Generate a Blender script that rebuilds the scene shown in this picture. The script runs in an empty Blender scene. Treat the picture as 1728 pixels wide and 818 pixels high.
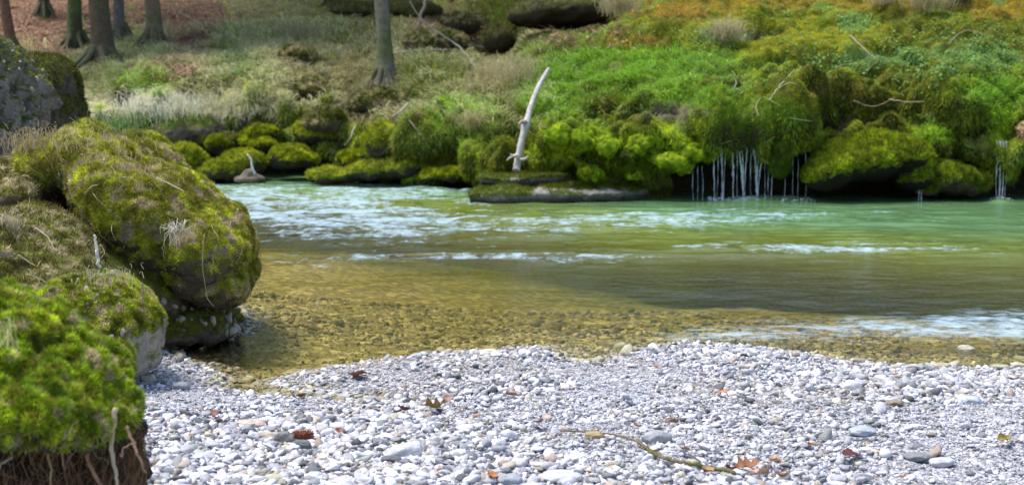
import bpy, math, random
import numpy as np
from mathutils import Vector
sc = bpy.context.scene
COL = sc.collection
# ------------------------------------------------------------------ camera
F = 2400.0; W0, H0 = 1728.0, 818.0; HORIZON = 100.0
PITCH = math.atan((H0/2-HORIZON)/F)
CAM = np.array([0.0, 0.0, 1.5])
cd = bpy.data.cameras.new('camera'); cam = bpy.data.objects.new('camera', cd); COL.objects.link(cam)
cam.location = CAM; cam.rotation_euler = (math.pi/2-PITCH, 0, 0)
cd.sensor_width = 36; cd.lens = 36*F/W0; cd.clip_start = 0.1; cd.clip_end = 2000
cd.dof.use_dof = True; cd.dof.focus_distance = 6.2; cd.dof.aperture_fstop = 4.0
sc.camera = cam
# ------------------------------------------------------------------ light
SUN_EL, SUN_AZ = math.radians(68), math.radians(285)   # azimuth: clockwise from +Y
world = bpy.data.worlds.new('World'); sc.world = world; world.use_nodes = True
nt = world.node_tree; bg = nt.nodes['Background']
sky = nt.nodes.new('ShaderNodeTexSky'); sky.sky_type = 'NISHITA'; sky.sun_disc = False
sky.sun_elevation = SUN_EL; sky.sun_rotation = SUN_AZ; sky.dust_density = 2.0; sky.air_density = 1.0; sky.ozone_density = 1.0
nt.links.new(sky.outputs[0], bg.inputs[0]); bg.inputs[1].default_value = 0.14
sd_ = bpy.data.lights.new('sun', 'SUN'); sd_.energy = 2.9; sd_.angle = math.radians(24); sd_.color = (1, 0.96, 0.9)
sun = bpy.data.objects.new('sun', sd_); COL.objects.link(sun)
sdir = Vector((math.sin(SUN_AZ)*math.cos(SUN_EL), math.cos(SUN_AZ)*math.cos(SUN_EL), math.sin(SUN_EL)))
sun.rotation_euler = (-sdir).to_track_quat('-Z', 'Y').to_euler()
sc.view_settings.view_transform = 'Standard'; sc.view_settings.look = 'None'
sc.view_settings.exposure = 0.85; sc.view_settings.gamma = 1.0
sc.render.engine = 'CYCLES'
sc.cycles.max_bounces = 6; sc.cycles.diffuse_bounces = 3; sc.cycles.glossy_bounces = 3
sc.cycles.transparent_max_bounces = 10; sc.cycles.transmission_bounces = 3
sc.cycles.caustics_reflective = False; sc.cycles.caustics_refractive = False
sc.cycles.use_denoising = True

rng = np.random.default_rng(7); random.seed(7)
# ------------------------------------------------------------------ projection helpers
cp, sp_ = math.cos(PITCH), math.sin(PITCH)
def ray(px, py):
    r = (np.asarray(px, float)-W0/2)/F; u = (H0/2-np.asarray(py, float))/F
    return np.stack(np.broadcast_arrays(r, cp+u*sp_, -sp_+u*cp), -1)
def at(px, py, D):
    d = ray(px, py); return CAM + d*(np.asarray(D)/d[..., 1])[..., None]
def gp(px, py, z=0.0):
    d = ray(px, py); return CAM + d*((z-CAM[2])/d[..., 2])[..., None]
def proj(P):
    q = P-CAM; f = q[..., 1]*cp-q[..., 2]*sp_; u = q[..., 1]*sp_+q[..., 2]*cp
    return W0/2+F*q[..., 0]/f, H0/2-F*u/f
# ------------------------------------------------------------------ noise
_r = np.random.default_rng(3); PERM = np.tile(_r.permutation(256), 3); RV = _r.random(256); RV3 = _r.random((256, 3))
def _h(i, j, k): return PERM[PERM[PERM[i & 255]+(j & 255)]+(k & 255)]
def vn(P, f, s=0.0):
    p = P*f+s; i = np.floor(p).astype(np.int64); t = p-i; t = t*t*(3-2*t); r = 0
    for a in (0, 1):
        for b in (0, 1):
            for c in (0, 1):
                w = (t[:, 0] if a else 1-t[:, 0])*(t[:, 1] if b else 1-t[:, 1])*(t[:, 2] if c else 1-t[:, 2])
                r = r+w*RV[_h(i[:, 0]+a, i[:, 1]+b, i[:, 2]+c)]
    return r
def fbm(P, f, o=4, s=0.0, g=0.5):
    r = 0; a = 1; t = 0
    for k in range(o):
        r = r+a*vn(P, f*2.03**k, s+17.3*k); t += a; a *= g
    return r/t
def worley(P, f, s=0.0):
    p = P*f+s; i = np.floor(p).astype(np.int64); t = p-i; best = np.full(len(P), 9.0)
    for a in (-1, 0, 1):
        for b in (-1, 0, 1):
            for c in (-1, 0, 1):
                r = RV3[_h(i[:, 0]+a, i[:, 1]+b, i[:, 2]+c)]
                d = ((np.array([a, b, c])+r-t)**2).sum(1); best = np.minimum(best, d)
    return np.sqrt(best)
def lumps(P, f, s=0.0):
    return np.clip(1-worley(P, f, s)**2*1.3, -0.3, 1)
def sst(a, b, x):
    t = np.clip((x-a)/(b-a), 0, 1); return t*t*(3-2*t)
def mixc(a, b, t): return a*(1-t[:, None])+np.asarray(b)*t[:, None]
# ------------------------------------------------------------------ mesh helpers
def link(name, V, Fc, mat, parent=None, col=None, smooth=True, attrs=None):
    """Fc: int array (n,3) or (n,4), or list of such arrays"""
    me = bpy.data.meshes.new(name)
    Fs = Fc if isinstance(Fc, list) else [Fc]
    Fs = [np.asarray(f) for f in Fs if len(f)]
    V = np.asarray(V, np.float32)
    idx = np.concatenate([f.ravel() for f in Fs]).astype(np.int32)
    tot = np.concatenate([np.full(len(f), f.shape[1]) for f in Fs]).astype(np.int32)
    st = np.concatenate([[0], np.cumsum(tot)[:-1]]).astype(np.int32)
    me.vertices.add(len(V)); me.vertices.foreach_set('co', V.ravel())
    me.loops.add(len(idx)); me.loops.foreach_set('vertex_index', idx)
    me.polygons.add(len(tot)); me.polygons.foreach_set('loop_start', st)
    me.polygons.foreach_set('loop_total', tot)
    me.update(calc_edges=True)
    me.polygons.foreach_set('use_smooth', np.full(len(tot), smooth, bool))
    if col is not None:
        c = np.ones((len(V), 4), np.float32); c[:, :3] = np.clip(col, 0, 1)
        me.attributes.new('Col', 'FLOAT_COLOR', 'POINT').data.foreach_set('color', c.ravel())
    for k, v in (attrs or {}).items():
        me.attributes.new(k, 'FLOAT', 'POINT').data.foreach_set('value', np.asarray(v, np.float32))
    me.materials.append(mat)
    o = bpy.data.objects.new(name, me); COL.objects.link(o)
    if parent:
        o.parent = parent; o.matrix_parent_inverse = parent.matrix_basis.inverted() if parent.type == 'EMPTY' else o.matrix_parent_inverse
    return o
def tag(o, label, cat=None, group=None, kind=None):
    o['label'] = label
    if cat: o['category'] = cat
    if group: o['group'] = group
    if kind: o['kind'] = kind
    return o
def empty(name, loc, label, cat, group=None):
    o = bpy.data.objects.new(name, None); COL.objects.link(o); o.location = tuple(float(v) for v in loc); o.empty_display_size = 0.1
    return tag(o, label, cat, group)
def tris(Fc):
    out = []
    for f in (Fc if isinstance(Fc, list) else [Fc]):
        f = np.asarray(f)
        if f.shape[1] == 3: out.append(f)
        else: out += [f[:, [0, 1, 2]], f[:, [0, 2, 3]]]
    return np.concatenate(out)
def vnormals(V, T):
    n = np.cross(V[T[:, 1]]-V[T[:, 0]], V[T[:, 2]]-V[T[:, 0]]); N = np.zeros_like(V)
    for k in range(3): np.add.at(N, T[:, k], n)
    return N/np.maximum(np.linalg.norm(N, axis=1, keepdims=True), 1e-9)
def grid_faces(nr, nc):
    i = np.arange(nr-1)[:, None]*nc+np.arange(nc-1)[None]; i = i.ravel()
    return np.stack([i, i+1, i+nc+1, i+nc], 1)
def ico(sub):
    import bmesh
    bm = bmesh.new(); bmesh.ops.create_icosphere(bm, subdivisions=sub, radius=1)
    V = np.array([v.co[:] for v in bm.verts]); T = np.array([[v.index for v in f.verts] for f in bm.faces]); bm.free(); return V, T
def rotm(ax, ay, az):
    cx, sx, cy, sy, cz, sz = math.cos(ax), math.sin(ax), math.cos(ay), math.sin(ay), math.cos(az), math.sin(az)
    return np.array([[cz, -sz, 0], [sz, cz, 0], [0, 0, 1]])@np.array([[cy, 0, sy], [0, 1, 0], [-sy, 0, cy]])@np.array([[1, 0, 0], [0, cx, -sx], [0, sx, cx]])
ICO3 = ico(4)
def blob(parts, voxel, smooth=14):
    """parts: (px,py,D,rx_px,ry_px,rdepth_m,tilt_deg) ellipsoids united into one skin by voxel remesh"""
    Vs, Ts, n = [], [], 0
    for (px, py, D, rx, ry, rd, tl) in parts:
        c = at(px, py, D); s = D/F
        R = rotm(0, math.radians(tl), 0)
        V = (ICO3[0]*np.array([rx*s, rd, ry*s]))@R.T+c
        Vs.append(V); Ts.append(ICO3[1]+n); n += len(V)
    me = bpy.data.meshes.new('tmp'); V = np.concatenate(Vs); T = np.concatenate(Ts)
    me.from_pydata(V.tolist(), [], T.tolist())
    o = bpy.data.objects.new('tmp', me); COL.objects.link(o)
    m = o.modifiers.new('r', 'REMESH'); m.mode = 'VOXEL'; m.voxel_size = voxel
    s_ = o.modifiers.new('s', 'SMOOTH'); s_.iterations = smooth; s_.factor = 0.5
    dg = bpy.context.evaluated_depsgraph_get(); e = o.evaluated_get(dg); em = e.to_mesh()
    nv = len(em.vertices); V = np.empty(nv*3, np.float32); em.vertices.foreach_get('co', V); V = V.reshape(-1, 3).astype(float)
    em.calc_loop_triangles(); T = np.empty(len(em.loop_triangles)*3, np.int32); em.loop_triangles.foreach_get('vertices', T); T = T.reshape(-1, 3)
    e.to_mesh_clear(); bpy.data.objects.remove(o); bpy.data.meshes.remove(me)
    return V, T
def scatter(V, T, n, dens=None):
    a, b, c = V[T[:, 0]], V[T[:, 1]], V[T[:, 2]]
    A = np.linalg.norm(np.cross(b-a, c-a), axis=1)
    if dens is not None: A = A*np.maximum(dens[T].mean(1), 0)
    cs = np.cumsum(A); f = np.searchsorted(cs, rng.random(n)*cs[-1]); f = np.minimum(f, len(T)-1)
    u, v = rng.random(n), rng.random(n); w = u+v > 1; u[w] = 1-u[w]; v[w] = 1-v[w]
    B = np.stack([1-u-v, u, v], 1)
    return (a[f]*B[:, :1]+b[f]*B[:, 1:2]+c[f]*B[:, 2:]), f, B
def interp(A, T, f, B): return (A[T[f]]*(B[..., None] if A.ndim > 1 else B)).sum(1)
def unit(v): return v/np.maximum(np.linalg.norm(v, axis=-1, keepdims=True), 1e-9)
def moss_geo(P, N, L, Wd, up=0.3, jit=0.6, droop=0.0):
    n = len(P); d = unit(N+np.array([0, 0, up-droop])+rng.normal(0, jit, (n, 3)))
    t = unit(np.cross(d, rng.normal(0, 1, (n, 3))))
    V = np.stack([P-t*Wd[:, None]/2-N*0.004, P+t*Wd[:, None]/2-N*0.004, P+d*L[:, None]], 1).reshape(-1, 3)
    return V, np.arange(n*3).reshape(-1, 3)
def grass_geo(P, N, L, Wd, lean, up=1.0, jit=0.35, fall=0.6):
    """arching blades of five vertices; lean = direction the blades fall over to"""
    n = len(P); d = unit(N*0.6+np.array([0, 0, up])+rng.normal(0, jit, (n, 3))+lean*0.4)
    side = unit(np.cross(d, rng.normal(0, 1, (n, 3))+lean))
    out = unit(lean+rng.normal(0, 0.5, (n, 3))*np.array([1, 1, 0.2]))
    L = L[:, None]; w = Wd[:, None]/2
    m1 = P+d*L*0.45; m2 = m1+unit(d*0.6+out*fall)*L*0.32; tip = m2+unit(out*fall+np.array([0, 0, -0.5*fall-0.1])+d*0.15)*L*0.28
    V = np.stack([P-side*w, P+side*w, m1-side*w*0.8, m1+side*w*0.8, m2-side*w*0.55, m2+side*w*0.55, tip], 1).reshape(-1, 3)
    b = np.arange(n)[:, None]*7
    return V, [np.concatenate([b+np.array([[0, 1, 3, 2]]), b+np.array([[2, 3, 5, 4]])]), b+np.array([[4, 5, 6]])]
def tube(pts, rad, nseg=7, wob=0.0, cap=True):
    pts = np.asarray(pts, float); rad = np.broadcast_to(np.asarray(rad, float), (len(pts),)).copy()
    tan = np.gradient(pts, axis=0); tan = unit(tan); ref = np.array([0.31, 0.9, 0.2])
    a = unit(np.cross(tan, ref)); b = np.cross(tan, a)
    th = np.linspace(0, 2*np.pi, nseg, endpoint=False)
    V = pts[:, None]+(a[:, None]*np.cos(th)[None, :, None]+b[:, None]*np.sin(th)[None, :, None])*(rad[:, None, None]*(1+wob*rng.normal(0, 1, (len(pts), nseg, 1))))
    V = V.reshape(-1, 3); n = len(pts)
    i = (np.arange(n-1)[:, None]*nseg+np.arange(nseg)[None]).ravel(); j = (np.arange(n-1)[:, None]*nseg+(np.arange(nseg)[None]+1) % nseg).ravel()
    Q = np.stack([i, j, j+nseg, i+nseg], 1)
    V = np.concatenate([V, pts[:1], pts[-1:]]); k = np.arange(nseg)
    T = np.concatenate([np.stack([np.full(nseg, n*nseg), (k+1) % nseg, k], 1), np.stack([np.full(nseg, n*nseg+1), (n-1)*nseg+k, (n-1)*nseg+(k+1) % nseg], 1)])
    return V, [Q, T]
def spline(pts, n):
    pts = np.asarray(pts, float); t = np.linspace(0, len(pts)-1, n); i = np.clip(t.astype(int), 0, len(pts)-2); u = (t-i)[:, None]
    g = lambda k: pts[np.clip(k, 0, len(pts)-1)]
    p0, p1, p2, p3 = g(i-1), g(i), g(i+1), g(i+2)
    return 0.5*(2*p1+(p2-p0)*u+(2*p0-5*p1+4*p2-p3)*u**2+(3*p1-p0-3*p2+p3)*u**3)
class Bag:
    def __init__(s): s.V, s.F, s.C, s.n = [], {3: [], 4: []}, [], 0
    def add(s, V, Fc, c):
        for f in (Fc if isinstance(Fc, list) else [Fc]):
            f = np.asarray(f)
            if len(f): s.F[f.shape[1]].append(f+s.n)
        s.V.append(V); s.n += len(V); c = np.asarray(c, float); s.C.append(np.broadcast_to(c, (len(V), 3)) if c.ndim == 1 else c)
    def build(s, name, mat, parent=None, smooth=True):
        return link(name, np.concatenate(s.V), [np.concatenate(v) for v in s.F.values() if v], mat, parent, np.concatenate(s.C), smooth)
# ------------------------------------------------------------------ materials
def mat(name):
    m = bpy.data.materials.new(name); m.use_nodes = True; m.node_tree.nodes.clear(); return m, m.node_tree.nodes, m.node_tree.links
def vc_mat(name, rough=0.85, transl=0.0, bump=0.0, bscale=40, spec=0.25, var=0.0, vscale=30, detail=6):
    m, N, L = mat(name)
    out = N.new('ShaderNodeOutputMaterial'); p = N.new('ShaderNodeBsdfPrincipled'); p.inputs['Roughness'].default_value = rough
    p.inputs['Specular IOR Level'].default_value = spec
    a = N.new('ShaderNodeAttribute'); a.attribute_name = 'Col'; col = a.outputs['Color']
    tc = N.new('ShaderNodeNewGeometry')
    if var:
        nz = N.new('ShaderNodeTexNoise'); nz.inputs['Scale'].default_value = vscale; nz.inputs['Detail'].default_value = detail; nz.inputs['Roughness'].default_value = 0.7
        L.new(tc.outputs['Position'], nz.inputs['Vector'])
        mr = N.new('ShaderNodeMapRange'); mr.inputs[1].default_value = 0.3; mr.inputs[2].default_value = 0.7; mr.inputs[3].default_value = 1-var; mr.inputs[4].default_value = 1+var
        L.new(nz.outputs[0], mr.inputs[0]); mx = N.new('ShaderNodeVectorMath'); mx.operation = 'SCALE'
        L.new(col, mx.inputs[0]); L.new(mr.outputs[0], mx.inputs['Scale']); col = mx.outputs[0]
    L.new(col, p.inputs['Base Color'])
    if bump:
        nb = N.new('ShaderNodeTexNoise'); nb.inputs['Scale'].default_value = bscale; nb.inputs['Detail'].default_value = 8; nb.inputs['Roughness'].default_value = 0.65
        L.new(tc.outputs['Position'], nb.inputs['Vector'])
        b = N.new('ShaderNodeBump'); b.inputs['Strength'].default_value = bump; b.inputs['Distance'].default_value = 0.02
        L.new(nb.outputs[0], b.inputs['Height']); L.new(b.outputs[0], p.inputs['Normal'])
    sh = p.outputs[0]
    if transl:
        t = N.new('ShaderNodeBsdfTranslucent'); L.new(col, t.inputs[0]); mx = N.new('ShaderNodeMixShader'); mx.inputs[0].default_value = transl
        L.new(sh, mx.inputs[1]); L.new(t.outputs[0], mx.inputs[2]); sh = mx.outputs[0]
    L.new(sh, out.inputs[0]); return m
M_BLADE = vc_mat('blade', 0.6, 0.35, spec=0.15)
M_ROCK = vc_mat('mossy rock', 0.9, 0, bump=0.9, bscale=45, var=0.35, vscale=25)
M_SOIL = vc_mat('bank soil', 0.95, 0, bump=1.0, bscale=30, var=0.4, vscale=14)
M_WOOD = vc_mat('bleached wood', 0.8, 0, bump=0.6, bscale=60, var=0.25, vscale=40)
M_BARK = vc_mat('bark', 0.9, 0, bump=0.8, bscale=25, var=0.35, vscale=14)
M_LEAF = vc_mat('dead leaf', 0.65, 0.25, bump=0.3, bscale=150, var=0.25, vscale=90)
M_PEB = vc_mat('pebble', 0.6, 0, bump=0.35, bscale=120, spec=0.4, var=0.14, vscale=70)
# ------------------------------------------------------------------ shoreline, ground
SH = [(-500, 395), (100, 425), (330, 500), (400, 535), (405, 562), (290, 583), (272, 598), (375, 640), (345, 655), (430, 668), (520, 676), (600, 684), (655, 676), (590, 661), (500, 652), (478, 642),
      (560, 624), (640, 612), (740, 602), (830, 597), (905, 590), (955, 610), (1010, 622), (1060, 600), (1150, 582), (1300, 592), (1420, 612), (1520, 622), (1728, 628), (2300, 640)]
S = np.array([gp(x, y)[:2] for x, y in SH]); S = np.concatenate([[[-300, 16]], S, [[300, 4.5]]])
POLY = np.concatenate([S, [[300, -300], [-300, -300]]])
def sdist(XY):
    best = np.full(len(XY), 1e9)
    for a, b in zip(S[:-1], S[1:]):
        d = b-a; t = np.clip(((XY-a)@d)/(d@d), 0, 1); best = np.minimum(best, ((XY-a-t[:, None]*d)**2).sum(1))
    ins = np.zeros(len(XY), bool)
    for a, b in zip(POLY, np.roll(POLY, -1, 0)):
        c = (a[1] > XY[:, 1]) != (b[1] > XY[:, 1])
        with np.errstate(divide='ignore', invalid='ignore'):
            x = (b[0]-a[0])*(XY[:, 1]-a[1])/(b[1]-a[1])+a[0]
        ins ^= c & (XY[:, 0] < x)
    return np.sqrt(best)*np.where(ins, 1, -1)
def ground_z(XY):
    d = sdist(XY); P = np.column_stack([XY, np.zeros(len(XY))])
    n = fbm(P, 2.2, 3, 5)-0.5; n2 = fbm(P, 9, 3, 9)-0.5
    land = 0.13*(1-np.exp(-np.maximum(d, 0)/0.9))+0.012
    w = np.maximum(-d, 0); bed = 0.012-(0.10*(1-np.exp(-w/0.6))+0.055*np.minimum(w, 8)+0.024*np.clip(w-1.2, 0, 6)**2)
    z = np.where(d > 0, land, bed)
    near = np.exp(-(XY[:, 0]/25)**2-(XY[:, 1]/40)**2)
    return z+near*(n*0.07*sst(0.0, 0.8, np.abs(d))+n2*0.045*sst(-0.15, 0.3, np.abs(d))), d
def axis(lo, hi, step, far, n=14):
    a = np.arange(lo, hi+1e-6, step); g = np.geomspace(step*3, far, n)
    return np.concatenate([(lo-g)[::-1], a, hi+g])
gx = axis(-4.5, 5.0, 0.03, 400); gy = axis(3.6, 9.5, 0.03, 400)
GX, GY = np.meshgrid(gx, gy); XY = np.column_stack([GX.ravel(), GY.ravel()])
gz, gd = ground_z(XY)
def gravel_bed_mat():
    m, N, L = mat('gravel bed')
    out = N.new('ShaderNodeOutputMaterial'); p = N.new('ShaderNodeBsdfPrincipled'); p.inputs['Roughness'].default_value = 0.8
    g = N.new('ShaderNodeNewGeometry'); sx = N.new('ShaderNodeSeparateXYZ'); L.new(g.outputs['Position'], sx.inputs[0])
    v = N.new('ShaderNodeTexVoronoi'); v.inputs['Scale'].default_value = 42; L.new(g.outputs['Position'], v.inputs['Vector'])
    v2 = N.new('ShaderNodeTexVoronoi'); v2.inputs['Scale'].default_value = 24; L.new(g.outputs['Position'], v2.inputs['Vector'])
    s1 = N.new('ShaderNodeSeparateColor'); L.new(v.outputs['Color'], s1.inputs[0])
    r1 = N.new('ShaderNodeValToRGB'); L.new(s1.outputs[0], r1.inputs[0])
    e = r1.color_ramp.elements; e[0].color = (0.16, 0.16, 0.18, 1); e[1].color = (0.5, 0.5, 0.54, 1)
    s2 = N.new('ShaderNodeSeparateColor'); L.new(v2.outputs['Color'], s2.inputs[0])
    r2 = N.new('ShaderNodeValToRGB'); L.new(s2.outputs[1], r2.inputs[0])   # wet algae-covered stones
    e = r2.color_ramp.elements; e[0].color = (0.17, 0.14, 0.045, 1); e[1].color = (0.60, 0.54, 0.24, 1); q = e.new(0.62); q.color = (0.31, 0.265, 0.09, 1)
    mx = N.new('ShaderNodeMix'); mx.data_type = 'RGBA'; mr = N.new('ShaderNodeMapRange'); mr.inputs[1].default_value = 0.0; mr.inputs[2].default_value = -0.06
    L.new(sx.outputs[2], mr.inputs[0]); L.new(mr.outputs[0], mx.inputs[0]); L.new(r1.outputs[0], mx.inputs[6]); L.new(r2.outputs[0], mx.inputs[7])
    L.new(mx.outputs[2], p.inputs['Base Color'])
    b = N.new('ShaderNodeBump'); b.invert = True; b.inputs['Strength'].default_value = 0.8; b.inputs['Distance'].default_value = 0.012
    L.new(v.outputs['Distance'], b.inputs['Height']); L.new(b.outputs[0], p.inputs['Normal']); L.new(p.outputs[0], out.inputs[0]); return m
o = link('ground', np.column_stack([XY, gz]), grid_faces(len(gy), len(gx)), gravel_bed_mat())
tag(o, 'pale gravel beach running down into the olive river bed', kind='structure')
# ------------------------------------------------------------------ water
wx = axis(-6, 8, 0.045, 80, 10); wy = np.arange(4.4, 20.6, 0.045)
WX, WY = np.meshgrid(wx, wy); WXY = np.column_stack([WX.ravel(), WY.ravel()]); _, wd = ground_z(WXY); w_gz, _ = ground_z(WXY)
wp = np.column_stack([WXY, np.zeros(len(WXY))]); ppx, ppy = proj(wp)
def G(px, py, rx, ry, x=None, y=None):
    x = ppx if x is None else x; y = ppy if y is None else y
    return np.exp(-((x-px)/rx)**2-((y-py)/ry)**2)
rapid = np.clip(1.0*G(430, 340, 330, 40)+0.9*G(620, 388, 260, 36)+0.6*G(800, 436, 320, 8)+0.7*G(540, 450, 120, 12)+0.75*G(1040, 380, 230, 24)+0.6*G(1210, 420, 210, 10)
                +0.6*G(1500, 425, 260, 16)+0.62*G(1250, 366, 240, 14)+0.55*G(950, 440, 170, 9)+0.6*G(700, 325, 160, 12)+.35*G(1560, 380, 260, 40)+.9*G(1255, 337, 58, 4)+.8*G(1345, 336, 40, 2.5)+.9*G(1687, 338, 16, 4)+.6*G(1552, 337, 12, 3)+.5*G(800, 342, 30, 6), 0, 1)
riffle = np.clip(1.0*G(1560, 553, 320, 22)+0.7*G(1230, 568, 130, 12)+0.35*G(960, 582, 70, 7)+0.8*G(1740, 545, 120, 26), 0, 1)*sst(0.03, 0.15, -wd)
calm = np.clip(G(650, 540, 420, 60), 0, 1)
wsc = np.array([0.5, 1.0, 1.0])   # ripples stretched along the flow
h = (fbm(wp*wsc, 2.6, 3, 3)-0.5)*0.02+(fbm(wp*wsc, 9, 3, 11)-0.5)*0.010
hr = (1-np.abs(2*vn(wp*np.array([0.45, 1.2, 1]), 3.2, 8)-1))*0.05+(1-np.abs(2*vn(wp*np.array([0.6, 1.0, 1]), 8, 18)-1))*0.025
hf = (1-np.abs(2*vn(wp*np.array([0.8, 1.0, 1]), 9, 28)-1))*0.012+(vn(wp, 22, 4)-0.5)*0.006
nearshore = sst(0.0, 0.6, -wd)
wz = h*(0.25+0.75*nearshore)*(1-0.5*calm)+rapid*(hr-0.02)+riffle*hf
depth = np.maximum(wz-w_gz, 0)
foam = np.clip(rapid, 0, 1)
def water_mat():
    m, N, L = mat('river water')
    out = N.new('ShaderNodeOutputMaterial'); g = N.new('ShaderNodeNewGeometry')
    dp = N.new('ShaderNodeAttribute'); dp.attribute_name = 'depth'; fo = N.new('ShaderNodeAttribute'); fo.attribute_name = 'foam'; ri = N.new('ShaderNodeAttribute'); ri.attribute_name = 'riffle'
    def math_(op, a, b=None, clamp=False):
        n = N.new('ShaderNodeMath'); n.operation = op; n.use_clamp = clamp
        for i, v in enumerate((a, b)):
            if v is None: continue
            if isinstance(v, (int, float)): n.inputs[i].default_value = v
            else: L.new(v, n.inputs[i])
        return n.outputs[0]
    def noise(sx, sy, scale, det=4, rough=0.6):
        mp = N.new('ShaderNodeMapping'); mp.inputs['Scale'].default_value = (sx, sy, 1); L.new(g.outputs['Position'], mp.inputs['Vector'])
        n = N.new('ShaderNodeTexNoise'); n.inputs['Scale'].default_value = scale; n.inputs['Detail'].default_value = det; n.inputs['Roughness'].default_value = rough; L.new(mp.outputs[0], n.inputs['Vector']); return n.outputs[0]
    # bump
    nb = noise(0.8, 1.0, 9, 6); nb2 = noise(0.9, 1, 34, 4)
    hsum = math_('ADD', math_('MULTIPLY', nb, 1.0), math_('MULTIPLY', nb2, 0.25))
    b = N.new('ShaderNodeBump'); b.inputs['Strength'].default_value = 0.45; b.inputs['Distance'].default_value = 0.02; L.new(hsum, b.inputs['Height'])
    # body: clear where shallow, green where deep
    tr = N.new('ShaderNodeBsdfTransparent'); df = N.new('ShaderNodeBsdfDiffuse')
    cr = N.new('ShaderNodeValToRGB'); L.new(math_('MULTIPLY', dp.outputs['Fac'], 2.0), cr.inputs[0])
    e = cr.color_ramp.elements; e[0].color = (0.95, 0.93, 0.80, 1); e[1].color = (0.55, 0.68, 0.28, 1); q = e.new(0.35); q.color = (0.82, 0.76, 0.50, 1)
    L.new(cr.outputs[0], tr.inputs[0])
    cg = N.new('ShaderNodeValToRGB'); L.new(dp.outputs['Fac'], cg.inputs[0])
    e = cg.color_ramp.elements; e[0].position = 0.25; e[0].color = (0.24, 0.22, 0.035, 1); e[1].position = 0.95; e[1].color = (0.11, 0.22, 0.095, 1); q = e.new(0.55); q.color = (0.20, 0.25, 0.03, 1)
    L.new(cg.outputs[0], df.inputs[0])
    tf = math_('SUBTRACT', 1.0, math_('POWER', 2.718, math_('MULTIPLY', math_('POWER', dp.outputs['Fac'], 2.0), -3.4)))
    body = N.new('ShaderNodeMixShader'); L.new(tf, body.inputs[0]); L.new(tr.outputs[0], body.inputs[1]); L.new(df.outputs[0], body.inputs[2])
    gl = N.new('ShaderNodeBsdfGlossy'); gl.inputs['Roughness'].default_value = 0.06; L.new(b.outputs[0], gl.inputs['Normal'])
    fr = N.new('ShaderNodeFresnel'); fr.inputs[0].default_value = 1.33; L.new(b.outputs[0], fr.inputs['Normal'])
    sf = N.new('ShaderNodeMixShader'); L.new(fr.outputs[0], sf.inputs[0]); L.new(body.outputs[0], sf.inputs[1]); L.new(gl.outputs[0], sf.inputs[2])
    # foam streaks, sky reflection on the ripples painted in as pale blue
    f1 = noise(0.9, 2.2, 1.7, 4, 0.62); f2 = noise(2.2, 2.0, 4.5, 5, 0.75)
    fs = math_('ADD', math_('MULTIPLY', f1, 0.5), math_('MULTIPLY', f2, 0.5))
    ff = math_('MULTIPLY', math_('SUBTRACT', math_('ADD', fs, math_('MULTIPLY', fo.outputs['Fac'], 0.22)), 0.662), 8.0, True)
    ff = math_('MULTIPLY', ff, math_('MULTIPLY', fo.outputs['Fac'], 1.6, True))
    r1 = noise(0.7, 1.6, 6, 6, 0.8)
    rf = math_('MULTIPLY', math_('SUBTRACT', math_('ADD', r1, math_('MULTIPLY', ri.outputs['Fac'], 0.16)), 0.575), 6.0, True)
    rf = math_('MULTIPLY', rf, math_('MULTIPLY', ri.outputs['Fac'], 1.0, True))
    fd = N.new('ShaderNodeBsdfDiffuse'); fd.inputs[0].default_value = (0.42, 0.57, 0.68, 1)
    fin = N.new('ShaderNodeMixShader'); L.new(math_('MULTIPLY', math_('MAXIMUM', ff, rf), 0.62), fin.inputs[0]); L.new(sf.outputs[0], fin.inputs[1]); L.new(fd.outputs[0], fin.inputs[2])
    L.new(fin.outputs[0], out.inputs[0]); return m
M_WATER = water_mat()
o = link('water', np.column_stack([WXY, wz]), grid_faces(len(wy), len(wx)), M_WATER, attrs={'depth': depth, 'foam': foam, 'riffle': riffle})
tag(o, 'clear shallow river turning green and broken by pale ripples', kind='structure')
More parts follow.
